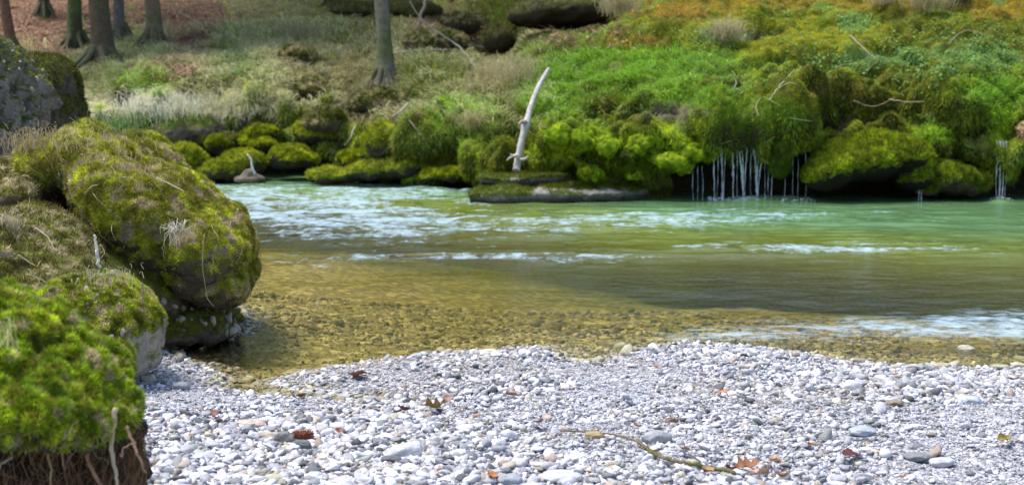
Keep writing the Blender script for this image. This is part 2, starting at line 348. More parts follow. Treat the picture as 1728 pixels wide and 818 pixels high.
# ------------------------------------------------------------------ far bank sheet
# px : cave depth, then (D,py) of lip underside, lip front, lip top, slope 1..4
COLS = [
 (-500, .5, (18.8, 290), (18.5, 262), (18.8, 230), (20.0, 190), (22.5, 140), (26.0, 85), (34, -30)),
 (140,  .5, (18.8, 275), (18.6, 245), (18.8, 205), (19.8, 180), (22.0, 140), (25.5, 92), (33, -10)),
 (200,  .7, (18.9, 215), (18.6, 190), (18.8, 170), (19.8, 155), (22.0, 128), (25.5, 80), (33, -20)),
 (300,  .5, (18.9, 235), (18.6, 215), (18.7, 190), (19.5, 165), (22.0, 128), (26.0, 68), (33, -30)),
 (400,  .6, (18.7, 220), (18.5, 205), (18.7, 185), (19.4, 165), (21.5, 125), (25.0, 70), (33, -30)),
 (520,  .7, (18.5, 235), (18.2, 215), (18.4, 195), (19.0, 170), (20.6, 130), (23.5, 85), (32, -20)),
 (620,  .4, (17.7, 285), (17.5, 262), (17.8, 232), (18.7, 200), (20.0, 152), (22.8, 98), (32, 0)),
 (740,  .6, (16.9, 292), (16.6, 268), (16.9, 232), (17.8, 190), (19.2, 145), (21.5, 105), (31, 15)),
 (850,  .5, (16.2, 290), (15.9, 270), (16.1, 235), (16.6, 190), (17.6, 140), (19.2, 100), (28, 35)),
 (920,  .5, (16.0, 290), (15.7, 270), (15.9, 235), (16.4, 185), (17.4, 130), (18.8, 80), (25, 38)),
 (1000, .6, (15.8, 300), (15.5, 278), (15.8, 235), (16.3, 180), (17.2, 120), (18.6, 55), (20.5, 20)),
 (1100, .7, (15.8, 300), (15.4, 278), (15.6, 230), (16.1, 175), (17.0, 110), (18.3, 45), (20.2, -20)),
 (1180, .9, (15.75, 242), (15.4, 224), (15.5, 198), (16.0, 165), (16.9, 105), (18.2, 40), (20, -45)),
 (1300, .9, (15.75, 228), (15.4, 214), (15.5, 194), (16.0, 160), (16.9, 105), (18.2, 40), (20, -45)),
 (1400, .9, (15.9, 240), (15.6, 220), (15.7, 200), (16.1, 160), (16.9, 105), (18.2, 40), (20, -35)),
 (1500, .9, (15.9, 235), (15.6, 215), (15.7, 195), (16.1, 160), (16.9, 105), (18.2, 40), (20, -25)),
 (1600, .7, (15.7, 262), (15.35, 236), (15.5, 200), (16.0, 155), (16.8, 100), (18.1, 40), (20, -20)),
 (1700, .8, (15.7, 262), (15.3, 238), (15.5, 200), (16.0, 150), (16.8, 95), (18.0, 30), (20, -45)),
 (2400, .8, (15.5, 262), (15.2, 238), (15.4, 200), (15.9, 150), (16.7, 95), (18.0, 30), (20, -45))]
cpx = np.array([c[0] for c in COLS], float)
K = []
for c in COLS:
    cd_, lst = c[1], c[2:]; pts = []
    x_over = (c[0]-W0/2)/F
    Dl, Pl = lst[0]; zl = at(c[0], Pl, Dl)[2]; Db = lst[1][0]+cd_
    pts += [(Db, -0.9), (Db, 0.0), (Db+0.02, zl*0.75), (Dl, zl)]
    for (D, py) in lst[1:]: pts.append((D, at(c[0], py, D)[2]))
    pts += [(48.0, 9.0), (80.0, 20.0)]
    K.append(pts)
K = np.array(K)                                   # (ncol, k, 2)
px_s = np.concatenate([np.arange(-500, 130, 25), np.arange(130, 1960, 3.5), np.arange(1960, 2400, 30)])
seg = [3, 12, 14, 16, 20, 48, 52, 48, 60, 14, 4]
def colinterp(A, x):
    """monotone-ish smooth interpolation across control columns"""
    j = np.clip(np.searchsorted(cpx, x)-1, 0, len(cpx)-2); t = (x-cpx[j])/(cpx[j+1]-cpx[j]); t = t*t*(3-2*t)*0.6+t*0.4
    return A[j]*(1-t)[:, None, None]+A[j+1]*t[:, None, None]
KC = colinterp(K, px_s)                           # (n,k,2)
rows = []
for i, n in enumerate(seg):
    for q in range(n):
        u = q/n; g = lambda k: KC[:, min(max(k, 0), KC.shape[1]-1)]
        p0, p1, p2, p3 = g(i-1), g(i), g(i+1), g(i+2)
        cr_ = 0.5*(2*p1+(p2-p0)*u+(2*p0-5*p1+4*p2-p3)*u*u+(3*p1-p0-3*p2+p3)*u**3)
        lin = p1*(1-u)+p2*u; rows.append(lin if i in (0, 1, 8, 9, 10) else 0.6*cr_+0.4*lin)
R = np.stack(rows, 1); nr = R.shape[1]; nc = len(px_s)
Dg = R[..., 0].T; Zg = R[..., 1].T                # rows x cols
xg = (px_s[None]-W0/2)/F*(Dg*cp-(Zg-1.5)*sp_)
BV = np.stack([xg, Dg, Zg], -1).reshape(-1, 3)
BF = grid_faces(nr, nc); BT = tris(BF)
segid = np.repeat(np.arange(len(seg)), seg)[:, None].repeat(nc, 1).ravel()
bx, by = proj(BV)
N0 = vnormals(BV, BT)
if (N0*np.array([0, -1, 1])).sum(1).mean() < 0: N0 = -N0; BT = BT[:, ::-1]; BF = BF[:, ::-1]
far = sst(22, 30, BV[:, 1])
rightm = sst(700, 1000, bx)
stk = BV*np.array([1, 1, 1.25])
lip = ((segid >= 3) & (segid <= 6)).astype(float)
disp = -np.abs(fbm(stk, 3.4, 3, 61)-.5)*0.30*(segid>2)+.03+(fbm(BV, 0.9, 3, 2)-0.5)*0.40+(lumps(stk*np.array([.7,1,1.1]), 2.3, 5)-0.45)*0.40*(0.7+0.3*lip)+(lumps(stk, 5.0, 9)-0.45)*0.17*(1-.5*far)+(lumps(stk, 11, 2)-0.45)*0.05*(1-far)+(fbm(BV, 20, 3, 4)-0.5)*0.03*(1-far)
disp *= np.where(segid < 3, 0.35, np.where(segid > 5, .62, 1.0))
# ragged lower edge of the lip, scalloped into hanging lobes
lobe = (np.abs(2*vn(np.column_stack([BV[:, 0], 0*bx, 0*bx]), 3.1, 40)-1)-0.45)*0.16+(vn(np.column_stack([BV[:, 0], 0*bx, 0*bx]), 9, 44)-0.5)*0.09
BV = BV+N0*disp[:, None]; BV[:, 2] += np.where((segid == 3) | (segid == 4), lobe, 0)
# named swellings of the slope: px,py,rx,ry,height
for (px, py, rx, ry, hh) in [(1280, 55, 60, 22, .22), (1330, 88, 60, 22, .22), (1500, 45, 60, 26, .25), (1430, 100, 60, 22, .14), (1600, 62, 70, 22, .18), (1170, 75, 60, 20, .15), (1080, 75, 60, 16, .2),
        (1340, 190, 60, 30, .2), (1240, 190, 60, 22, .22), (1120, 235, 40, 24, .22), (1010, 235, 40, 30, .16), (1440, 170, 80, 16, .2), (1560, 190, 50, 24, .2), (1680, 120, 70, 22, .2), (1640, 175, 50, 25, .2), (1150, 140, 50, 20, .12),
        (700, 260, 50, 20, .12), (330, 150, 70, 20, .2), (480, 150, 50, 18, .25), (560, 190, 50, 14, .15), (700, 130, 60, 20, .2), (420, 130, 60, 18, .15), (240, 150, 40, 18, .2), (765, 205, 40, 25, .12)]:
    BV += N0*(hh*np.exp(-((bx-px)/rx)**2-((by-py)/ry)**2)*(segid > 3))[:, None]
PITS = [(200, 168, 32, 14, .35), (365, 207, 70, 9, .4), (480, 208, 45, 9, .4), (262, 205, 30, 8, .25), (585, 195, 22, 11, .35), (555, 245, 30, 10, .3), (600, 148, 22, 9, .25), (930, 14, 85, 22, .7), (825, 62, 34, 22, .8), (800, 45, 40, 14, .5), (1500, 196, 34, 11, .45), (1545, 210, 22, 12, .4),
        (1395, 205, 24, 12, .35), (1610, 4, 40, 10, .6), (1650, 232, 22, 16, .3), (690, 180, 24, 9, .25), (760, 285, 26, 16, .3), (880, 200, 12, 10, .15), (1075, 205, 16, 8, .18), (1000, 270, 24, 10, .25), (1210, 150, 22, 7, .15), (1320, 122, 30, 6, .15), (1560, 120, 40, 6, .2), (1460, 140, 40, 6, .16), (1160, 60, 40, 5, .2), (1300, 78, 40, 5, .2), (1400, 60, 30, 6, .2)]
pit_shade = np.zeros(len(BV))
for (px, py, rx, ry, hh) in PITS:
    wob = (fbm(BV, 5, 2, px*.1)-.5)*.9; rx, ry, hh = rx*1.25, ry*1.35, hh*1.2; g_ = np.exp(-((bx-px)/rx)**2-((by-py)/ry)**2)*(segid > 3)
    BV -= N0*(hh*g_)[:, None]; pit_shade = np.maximum(pit_shade, sst(.35, .75, g_+wob*.35*(g_ > .05))*min(1, hh*2.6))
BN = vnormals(BV, BT)
bx, by = proj(BV)
# colour fields of the bank ------------------------------------------------
def bank_colour(P, x, y, nz, fine=True):
    n1 = fbm(P, 1.7, 4, 31); n2 = fbm(P, 5.5, 3, 57); n3 = fbm(P, 14, 2, 77)
    c = np.tile(np.array([0.17, 0.20, 0.014]), (len(P), 1))
    c = mixc(c, (0.27, 0.34, 0.02), sst(0.42, 0.6, n1))
    c = mixc(c, (0.17, 0.15, 0.030), sst(0.52, 0.66, n2)*0.6)
    c = mixc(c, (0.06, 0.085, 0.01), sst(0.50, 0.36, n3)*0.6)
    def patch(px, py, rx, ry, col, w=1.0, hard=0.35):
        nonlocal c
        g = np.exp(-((x-px)/rx)**2-((y-py)/ry)**2)*w
        c = mixc(c, col, sst(hard-0.22, hard+0.22, g+(n2-0.5)*0.9+(n1-0.5)*0.6))
    TAN, PALE, RUST, LITTER, LIME, GRN, TEAL, OLIVE, DARK = (.44, .34, .17), (.56, .52, .30), (.34, .25, .04), (.34, .22, .15), (.30, .44, .02), (.26, .44, .04), (.20, .32, .09), (.20, .19, .03), (.03, .03, .015)
    # left slope
    patch(330, 60, 330, 110, (.38, .40, .16), 0.9); patch(150, 10, 200, 40, LITTER, .85); patch(480, 20, 90, 50, (.30,.30,.14), .9); patch(640, 40, 80, 50, (.12,.13,.03), .9); patch(590, 110, 60, 20, (.16,.16,.04), .8); patch(318, 90, 26, 60, (.42, .22, .15), 1.4, .3); patch(350, 30, 40, 30, LITTER, 1.0); patch(40, 60, 110, 60, LITTER, .9)
    patch(160, 55, 60, 40, (.13, .17, .05), .8); patch(300, 185, 150, 26, (.66, .62, .42), 1.1, .3); patch(480, 120, 60, 40, PALE, .7); patch(430, 120, 110, 60, (.38, .40, .18), .9); patch(560, 100, 120, 60, (.32, .29, .14), .8)
    patch(250, 140, 70, 20, GRN, .9); patch(400, 110, 50, 20, (.19, .27, .08), .8); patch(700, 40, 160, 60, (.18, .19, .05), .9); patch(760, 60, 60, 20, LITTER, .9); patch(720, 25, 50, 12, LITTER, .7)
    patch(440, 165, 130, 20, (.46, .46, .22), .7); patch(640, 190, 90, 25, (.22, .18, .08), .8)
    # middle
    patch(850, 130, 60, 30, TAN, 1.0); patch(800, 160, 40, 25, (.28, .24, .1), .8); patch(950, 60, 110, 24, (.26, .19, .09), 1.0); patch(640, 250, 30, 20, (.22, .17, .05), .7); patch(740, 225, 90, 30, (.26,.34,.05), .8)
    patch(790, 180, 60, 22, GRN, .8); patch(700, 290, 120, 16, LIME, .7)
    # right
    patch(1150, 18, 130, 22, RUST, .75); patch(1070, 70, 60, 12, RUST, 1.0); patch(1420, 0, 300, 20, (.30, .24, .03), .8); patch(1700, 12, 90, 24, (.30, .23, .03), .8)
    patch(1330, 60, 200, 34, (.28, .30, .02), .9); patch(1060, 112, 120, 26, GRN, 1.2, .3); patch(1180, 110, 80, 24, (.24, .38, .06), .9); patch(930, 150, 50, 40, GRN, 1.1, .3); patch(1170, 165, 60, 14, GRN, .9)
    patch(1230, 60, 60, 14, (.34, .40, .2), .8); patch(1480, 100, 80, 14, TEAL, .75); patch(1650, 95, 80, 22, TEAL, .8); patch(1690, 150, 60, 20, GRN, 1.0); patch(1440, 40, 30, 14, TEAL, .9)
    patch(1430, 150, 90, 22, OLIVE, .7); patch(1290, 195, 80, 30, (.17,.27,.015), .9); patch(1060, 250, 140, 34, (.34, .48, .02), 1.1, .35); patch(1150, 262, 70, 16, LIME, 1.2, .3); patch(1560, 230, 50, 18, LIME, .9); patch(1690, 205, 25, 25, LIME, 1.0)
    patch(1250, 225, 60, 22, (.12, .19, .01), .8); patch(1130, 190, 60, 16, (.25, .22, .17), .55)
    # hollow behind the crest, its shade painted into the soil colour
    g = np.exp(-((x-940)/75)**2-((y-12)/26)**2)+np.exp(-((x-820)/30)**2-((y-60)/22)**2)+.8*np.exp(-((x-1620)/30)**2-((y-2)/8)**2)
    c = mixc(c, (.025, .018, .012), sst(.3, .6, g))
    return c
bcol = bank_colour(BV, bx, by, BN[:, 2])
litter_c = bcol
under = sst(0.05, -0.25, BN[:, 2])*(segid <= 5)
base = mixc(bcol*0.55, (.045, .035, .022), np.clip(under+(segid < 3)*1.0, 0, 1)); base = mixc(base, (.018, .014, .009), pit_shade)  # pits painted near-black, dark earth carrying the shade of the recess
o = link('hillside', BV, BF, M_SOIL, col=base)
tag(o, 'mossy undercut river bank rising into a wooded slope', kind='structure')
# --- moss, grass, litter on the bank (uncountable) -----------------------
vis = (1-pit_shade)*(((bx > 120) | ((bx > -30) & (by < 110))) & (bx < 1930) & (by > -40) & (by < 330) & (BV[:, 1] < 36))
steep = BN[:, 2]
def bank_stuff(name, n, dens, Lr, Wr, colf, kind, label, **kw):
    P, f, B = scatter(BV, BT, n, dens*vis); Nn = unit(interp(BN, BT, f, B)); x, y = proj(P)
    c = bank_colour(P, x, y, Nn[:, 2]); c = colf(P, c, x, y)
    sc_ = np.clip(P[:, 1]/16, 0.9, 2.0)
    L = rng.uniform(*Lr, n)*sc_; Wd = rng.uniform(*Wr, n)*sc_
    if kind == 'moss': V, Fc = moss_geo(P, Nn, L, Wd, **kw); k = 3
    else:
        lean = unit(Nn*np.array([1, 1, 0])+np.array([0, -0.3, 0])+rng.normal(0, .25, (n, 3))*np.array([1, 1, 0])); V, Fc = grass_geo(P, Nn, L, Wd, lean, **kw); k = 7
    c = c*rng.uniform(0.5, 1.4, (n, 1))*rng.uniform(.9, 1.1, (n, 3))
    o = link(name, V, Fc, M_BLADE, col=np.repeat(c, k, 0)); tag(o, label, kind='stuff'); return o
mossd = np.where(segid < 3, 0.03, 1.0)*sst(-0.75, -0.1, steep+0.25)*(1.1-0.6*far)*(16/np.maximum(BV[:, 1], 15))**2
bank_stuff('moss', 760000, mossd, (.012, .032), (.005, .011), lambda P, c, x, y: mixc(c, c*np.array([1.7, 1.5, 1.0]), sst(.3, .75, vn(P, 9, 3)))*(0.9+.85*vn(P, 26, 7))[:, None], 'moss', 'short green and olive moss covering the far bank', up=0.25, jit=0.5)
hang = ((segid >= 3) & (segid <= 5))*1.0*sst(0.5, -0.2, steep)
bank_stuff('hanging_moss', 60000, hang*(1-.85*np.exp(-((bx-1250)/70)**2)), (.03, .08), (.008, .016), lambda P, c, x, y: c*1.1*(.5+vn(P, 20, 7))[:, None], 'moss', 'moss fringe hanging off the undercut lip of the far bank', up=0, droop=1.3, jit=0.35)
def gmask():
    g = 1.0*np.exp(-((bx-420)/300)**2-((by-140)/70)**2)+.9*np.exp(-((bx-300)/160)**2-((by-190)/25)**2)+.6*np.exp(-((bx-850)/90)**2-((by-140)/40)**2)+.6*np.exp(-((bx-770)/90)**2-((by-210)/40)**2)
    g = np.clip(g, 0, 1)*(segid > 4); n = fbm(BV, 2.2, 3, 91)
    return g*sst(.38, .6, n)*(BV[:, 1] < 27)*(18/BV[:, 1])
bank_stuff('grass', 60000, gmask(), (.08, .20), (.006, .011), lambda P, c, x, y: mixc(c, (.74, .72, .40), rng.random(len(P))**1.1*.85), 'grass', 'pale dry grass drooping over the left of the far bank', fall=1.0)
def g2():
    g = np.exp(-((bx-1040)/130)**2-((by-120)/36)**2)+np.exp(-((bx-930)/50)**2-((by-150)/40)**2)+.8*np.exp(-((bx-1680)/70)**2-((by-160)/30)**2)+.25*np.exp(-((bx-770)/70)**2-((by-215)/40)**2)+.7*np.exp(-((bx-1560)/40)**2-((by-225)/20)**2)+.5*np.exp(-((bx-1180)/70)**2-((by-160)/20)**2)
    return g*(segid > 3)*sst(.35, .55, fbm(BV, 2.6, 3, 12))
bank_stuff('fresh_grass', 30000, g2(), (.05, .12), (.005, .010), lambda P, c, x, y: mixc(c, (.30, .54, .06), np.full(len(P), .65)), 'grass', 'fresh bright green grass on the bank beside the white log', fall=.6)
# low leafy ground cover and leaf litter as small flat leaves
def leafy(name, n, dens, size, cols, label, flat=0.35):
    P, f, B = scatter(BV, BT, n, dens*vis); Nn = unit(interp(BN, BT, f, B))
    n_ = unit(Nn+rng.normal(0, flat, (n, 3))); a = unit(np.cross(n_, rng.normal(0, 1, (n, 3)))); b = np.cross(n_, a); P = P+n_*rng.uniform(.005, .05, (n, 1))
    s = rng.uniform(*size, n)[:, None]; V = np.stack([P-a*s, P-b*s*.55, P+a*s+n_*s*.3, P+b*s*.55], 1).reshape(-1, 3)
    cols = np.array(cols); c = cols[rng.integers(0, len(cols), n)]*rng.uniform(.7, 1.3, (n, 1))
    o = link(name, V, np.arange(n*4).reshape(-1, 4), M_BLADE, col=np.repeat(c, 4, 0), smooth=False); tag(o, label, kind='stuff')
tealm = np.exp(-((bx-1500)/110)**2-((by-105)/18)**2)+np.exp(-((bx-1650)/100)**2-((by-95)/22)**2)+.6*np.exp(-((bx-1240)/50)**2-((by-60)/14)**2)+.6*np.exp(-((bx-1260)/60)**2-((by-165)/16)**2)+.5*np.exp(-((bx-1440)/35)**2-((by-38)/14)**2)+.06*(bx > 950)
leafy('ground_cover', 9000, tealm*(.15+1.6*sst(.45,.62,fbm(BV,2.4,3,66)))*(segid > 4)*(BV[:, 1] < 21), (.012, .028), [(.16, .29, .06), (.22, .37, .07), (.19, .32, .11)], 'low leafy plants with small blue green leaves on the right of the bank')
litm = (.7*np.exp(-((bx-150)/200)**2-((by-15)/36)**2)+np.exp(-((bx-320)/35)**2-((by-90)/55)**2)*2+np.exp(-((bx-40)/110)**2-((by-60)/60)**2)+np.exp(-((bx-760)/70)**2-((by-60)/22)**2)+.25*np.exp(-((bx-960)/70)**2-((by-60)/16)**2)+.02*(bx < 800))*(segid > 4)
leafy('leaf_litter', 34000, litm*(20/np.maximum(BV[:, 1], 16)), (.025, .045), [(.42, .25, .17), (.34, .19, .12), (.50, .34, .24), (.24, .13, .08)], 'fallen brown beech leaves lying on the wooded slope', .3)
def ter(px, py, dflt=20.0):
    """distance of the bank surface at a place on the slope"""
    m = (segid > 3) & (np.abs(bx-px) < 9) & (np.abs(by-py) < 7)
    return float(BV[m, 1].min()) if m.any() else dflt
# ------------------------------------------------------------------ boulders
def mossy_rock(name, parts, label, cat='boulder', group=None, voxel=.02, amp=.04, fr=6, lum=.5, nblade=6000, L=(.015, .035), Wd=(.006, .013), rock=(.16, .14, .11), mossc=((.10, .17, .015), (.20, .28, .02), (.06, .09, .01)),
               mthr=-0.15, under_dark=True, mossup=.25, mossnoise=.5, dry=0.0, nf=3.0, parent=None, lum2=0.0):
    V, T = blob(parts, voxel); N_ = vnormals(V, T)
    d = (fbm(V, fr*.45, 3, 13)-.5)*amp*2.2+(lumps(V, fr, 6)-.45)*amp*lum+(fbm(V, fr*3, 4, 8)-.5)*amp*.55+(lumps(V, fr*3.2, 16)-.4)*(lum2 or amp*.18)
    V = V+N_*d[:, None]; N_ = vnormals(V, T)
    mk = sst(mthr, mthr+.35, N_[:, 2]+(fbm(V, nf*2, 4, 3)-.5)*mossnoise*2)
    n1, n2 = fbm(V, nf*2.2, 3, 21), fbm(V, nf*6, 3, 41)
    def mc(P, a, b):
        c = np.tile(np.array(mossc[0]), (len(P), 1)); c = mixc(c, mossc[1], sst(.45, .65, a)); c = mixc(c, mossc[2], sst(.5, .35, b)*.7)
        if dry: c = mixc(c, (.46, .38, .22), sst(.62-dry*.25, .75-dry*.15, b))
        return c
    rc = np.array(rock)*(0.6+0.8*fbm(V, 9, 4, 2))[:, None]; spk = sst(.62, .75, worley(V, 16, 3)); rc = mixc(rc, np.array(rock)*.5, spk)
    col = mixc(rc, [1, 1, 1], mk*0); mcol = mc(V, n1, n2); col = rc*(1-mk[:, None])+mcol*.55*mk[:, None]
    c0 = V.mean(0); c0[2] = V[:, 2].min()
    root = empty(name, c0, label, cat, group)
    link('rock', V, T, M_ROCK, root, col)
    if nblade:
        P, f, B = scatter(V, T, nblade, mk); Nn = unit(interp(N_, T, f, B)); m1, m2 = interp(n1, T, f, B), interp(n2, T, f, B)
        Vb, Fb = moss_geo(P, Nn, rng.uniform(*L, nblade)*(.55+.9*vn(P, nf*12, 9)), rng.uniform(*Wd, nblade), up=mossup, jit=.55)
        cl_ = vn(P, nf*9, 5)*vn(P, nf*21, 2); c = mc(P, m1, m2)*rng.uniform(.5, 1.4, (nblade, 1))*(.45+2.6*cl_)[:, None]; mo = link('moss', Vb, Fb, M_BLADE, root, np.repeat(c, 3, 0)); mo['kind'] = 'stuff'
    return root, V, T, N_
GB = 'moss-covered boulders along the far bank'
far_rocks = [
 ([(272, 252, 17.9, 15, 12, .15, 0)], 'smallest round mossy boulder, leftmost on the far waterline'),
 ([(316, 272, 17.6, 36, 32, .30, 10), (305, 290, 17.7, 20, 20, .2, 0)], 'domed brown green boulder left of the long sloping one'),
 ([(385, 285, 17.4, 48, 24, .35, -12), (408, 275, 17.5, 40, 22, .3, 12), (355, 292, 17.4, 28, 14, .2, -20)], 'long sloping lime mossy boulder behind the small stone with a twig'),
 ([(368, 243, 18.1, 18, 14, .2, 0)], 'small moss lump perched behind the long sloping boulder'),
 ([(440, 228, 18.3, 32, 18, .25, -18), (424, 240, 18.2, 22, 12, .2, 0)], 'humped mossy boulder, higher of two above the waterline row'),
 ([(446, 245, 18.0, 26, 12, .2, 0)], 'flat mossy boulder tucked below the humped one'),
 ([(498, 265, 17.6, 42, 20, .32, 6), (478, 270, 17.6, 22, 16, .2, 0)], 'mossy boulder overhanging a dark hollow at the water'),
 ([(545, 228, 18.0, 40, 18, .3, 0), (522, 222, 18.1, 24, 12, .2, 0)], 'broad yellow green boulder right of the humped one'),
 ([(568, 297, 17.0, 48, 11, .3, 0), (620, 288, 16.9, 46, 12, .3, -8), (680, 282, 16.8, 34, 17, .3, -12)], 'long low mossy shelf at the waterline left of the ledge'),
 ([(598, 270, 17.2, 30, 15, .22, 0)], 'rounded moss cushion above the long low shelf'),
 ([(735, 297, 16.5, 26, 10, .2, 0), (762, 296, 16.4, 18, 9, .15, 0)], 'low mossy stone just left of the flat ledge'),
 ([(655, 240, 17.1, 40, 30, .3, 0), (640, 258, 17.1, 30, 20, .25, 0)], 'brownish moss dome above the low shelf'),
]
for parts, lab in far_rocks:
    mossy_rock('mossy_boulder', parts, lab, group=GB, voxel=.022, amp=.08, fr=5, nblade=6500, L=(.018, .04), Wd=(.007, .013), mossc=((.26, .30, .014), (.38, .42, .02), (.15, .16, .01)), rock=(.05, .042, .03), mthr=-.3)
mossy_rock('rock_outcrop', [(300, 222, 18.7, 50, 26, .4, 0), (350, 218, 18.8, 40, 24, .4, 0), (262, 226, 18.7, 22, 20, .3, 0)], 'bare brown rock outcrop under drooping pale grass', 'rock', voxel=.03, amp=.08, fr=4, nblade=2500, rock=(.17, .13, .10), mthr=.35)
GH = 'mossy hummocks on the slope'
for parts, lab in [
 ([(500, 95, 21.5, 32, 20, .4, 0)], 'dark round moss hummock highest on the grassy slope'),
 ([(632, 172, 19.0, 42, 22, .4, 0)], 'hummock draped in dead grass below the single tree'),
 ([(515, 150, 19.6, 40, 20, .35, 0)], 'moss hummock between slope grass and the single tree'),
 ([(560, 200, 18.4, 22, 22, .3, 0), (535, 205, 18.4, 24, 14, .3, 0)], 'lime moss hummock above the broad boulder'),
 ([(735, 70, 23.5, 50, 22, .6, 0)], 'olive hummock behind the fallen branches'),
 ([(812, 90, 22.0, 20, 14, .3, 0)], 'small brown hummock at the end of the long branch'),
 ([(775, 38, 25, 34, 20, .5, 0)], 'dark green hummock at the edge of the black hollow')]:
    D_ = ter(parts[0][0], parts[0][1]+parts[0][4]*.5)
    parts = [(a, b+d*.2, D_+.22, c, d, e, f) for (a, b, _, c, d, e, f) in parts]
    mossy_rock('moss_hummock', parts, lab, 'hummock', GH, voxel=.035, amp=.07, fr=4, nblade=4200, L=(.03, .07), Wd=(.009, .016), mossc=((.12, .14, .02), (.20, .22, .04), (.06, .07, .012)), rock=(.08, .06, .04), mthr=-.2, dry=.7)
for parts, lab in [([(950, 4, 23, 80, 24, .8, 0), (900, 14, 23.2, 40, 20, .6, 0)], 'dark brown mass added for the shaded hollow at the top of the slope, uphill of the white log'), ([(842, 52, 21.6, 22, 22, .4, 0)], 'black lump added for the shade of the hole at the end of the pale forked branch'),
        ([(680, 8, 26, 60, 22, .7, 0)], 'dark olive brush mound at the top edge right of the single tree'), ([(1622, -8, 19, 44, 14, .5, 0)], 'dark lump added for the shaded gap at the top edge of the right slope'), ([(590, 12, 26, 40, 18, .6, 0)], 'dim brown brush mound at the top edge left of the single tree')]:
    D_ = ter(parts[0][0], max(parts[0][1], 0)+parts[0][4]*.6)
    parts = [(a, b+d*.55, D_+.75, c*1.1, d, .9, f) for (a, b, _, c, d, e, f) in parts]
    mossy_rock('dark_mound', parts, lab, 'mound', 'dark earth mounds high on the slope', voxel=.04, amp=.12, fr=3, nblade=2600, L=(.03, .08), Wd=(.009, .016), mossc=((.12, .12, .03), (.17, .17, .035), (.06, .045, .02)), rock=(.045, .033, .022), mthr=-.1 if 'olive' not in lab else -.6)  # lumps added as dark masses for the shaded hollows, brush mounds alongside
# right big boulder with the cave
mossy_rock('mossy_boulder', [(1450, 272, 15.35, 78, 34, .55, 0), (1400, 288, 15.2, 48, 28, .4, -20), (1520, 262, 15.4, 54, 34, .5, 10), (1540, 292, 15.3, 34, 34, .35, 0), (1475, 250, 15.5, 50, 28, .5, 0)],
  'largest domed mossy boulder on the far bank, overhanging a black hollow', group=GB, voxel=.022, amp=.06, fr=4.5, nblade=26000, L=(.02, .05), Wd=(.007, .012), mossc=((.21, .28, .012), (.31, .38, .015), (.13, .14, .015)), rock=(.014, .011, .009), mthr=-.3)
mossy_rock('mossy_boulder', [(1600, 300, 15.3, 50, 30, .4, 0), (1640, 310, 15.35, 34, 24, .3, 0), (1560, 320, 15.2, 24, 14, .2, 0)],
  'ragged brown and mossy rock between the big dome and the narrow fall', group=GB, voxel=.022, amp=.09, fr=5, nblade=16000, L=(.02, .05), Wd=(.006, .011), mossc=((.17, .22, .012), (.22, .28, .02), (.10, .11, .012)), rock=(.07, .05, .035), mthr=-.35)
mossy_rock('rock_outcrop', [(1738, 222, 15.35, 22, 16, .2, 20), (1728, 232, 15.35, 12, 12, .15, 0)], 'bare orange brown rock poking from moss at the right edge', 'rock', voxel=.014, amp=.07, fr=8, nblade=500, rock=(.36, .22, .12), mthr=.55)
for (px, py, rx, ry, tl, lab) in [(1316, 256, 12, 26, 0, 'hanging moss lobe right of the wide waterfall'), (1128, 270, 34, 17, 8, 'brightest lime moss cushion left of the wide waterfall'), (1160, 252, 26, 18, 15, 'lime moss cushion touching the top of the wide waterfall'),
        (1085, 244, 24, 15, -20, 'lime moss cushion uphill of the flat ledge'), (1058, 268, 22, 17, 0, 'dark green moss lump behind the right end of the flat ledge'), (1020, 250, 20, 18, 20, 'moss cushion directly above the middle of the flat ledge'),
        (985, 238, 22, 16, 0, 'olive moss cushion highest above the flat ledge'), (940, 232, 18, 20, 10, 'moss cushion right of the leaning log'), (1068, 297, 20, 9, 0, 'moss knob on the right end of the flat ledge'), (996, 290, 18, 13, 0, 'rounded moss knob on the upper step of the flat ledge')]:
    g_ = px < 1200 and 'dark' not in lab
    mossy_rock('moss_cushion', [(px, py, 15.3, rx, ry, .24, tl), (px+rx*.5, py+ry*.3, 15.3, rx*.6, ry*.7, .2, -tl)], lab, 'moss', 'moss cushions of the undercut bank', voxel=.016, amp=.13, fr=7, nblade=11000, L=(.009, .022), Wd=(.004, .009), mossc=((.32, .46, .02), (.50, .64, .03), (.17, .24, .01)) if g_ else ((.12, .18, .01), (.15, .21, .01), (.07, .09, .01)), mthr=-1.2, rock=(.05, .06, .02))
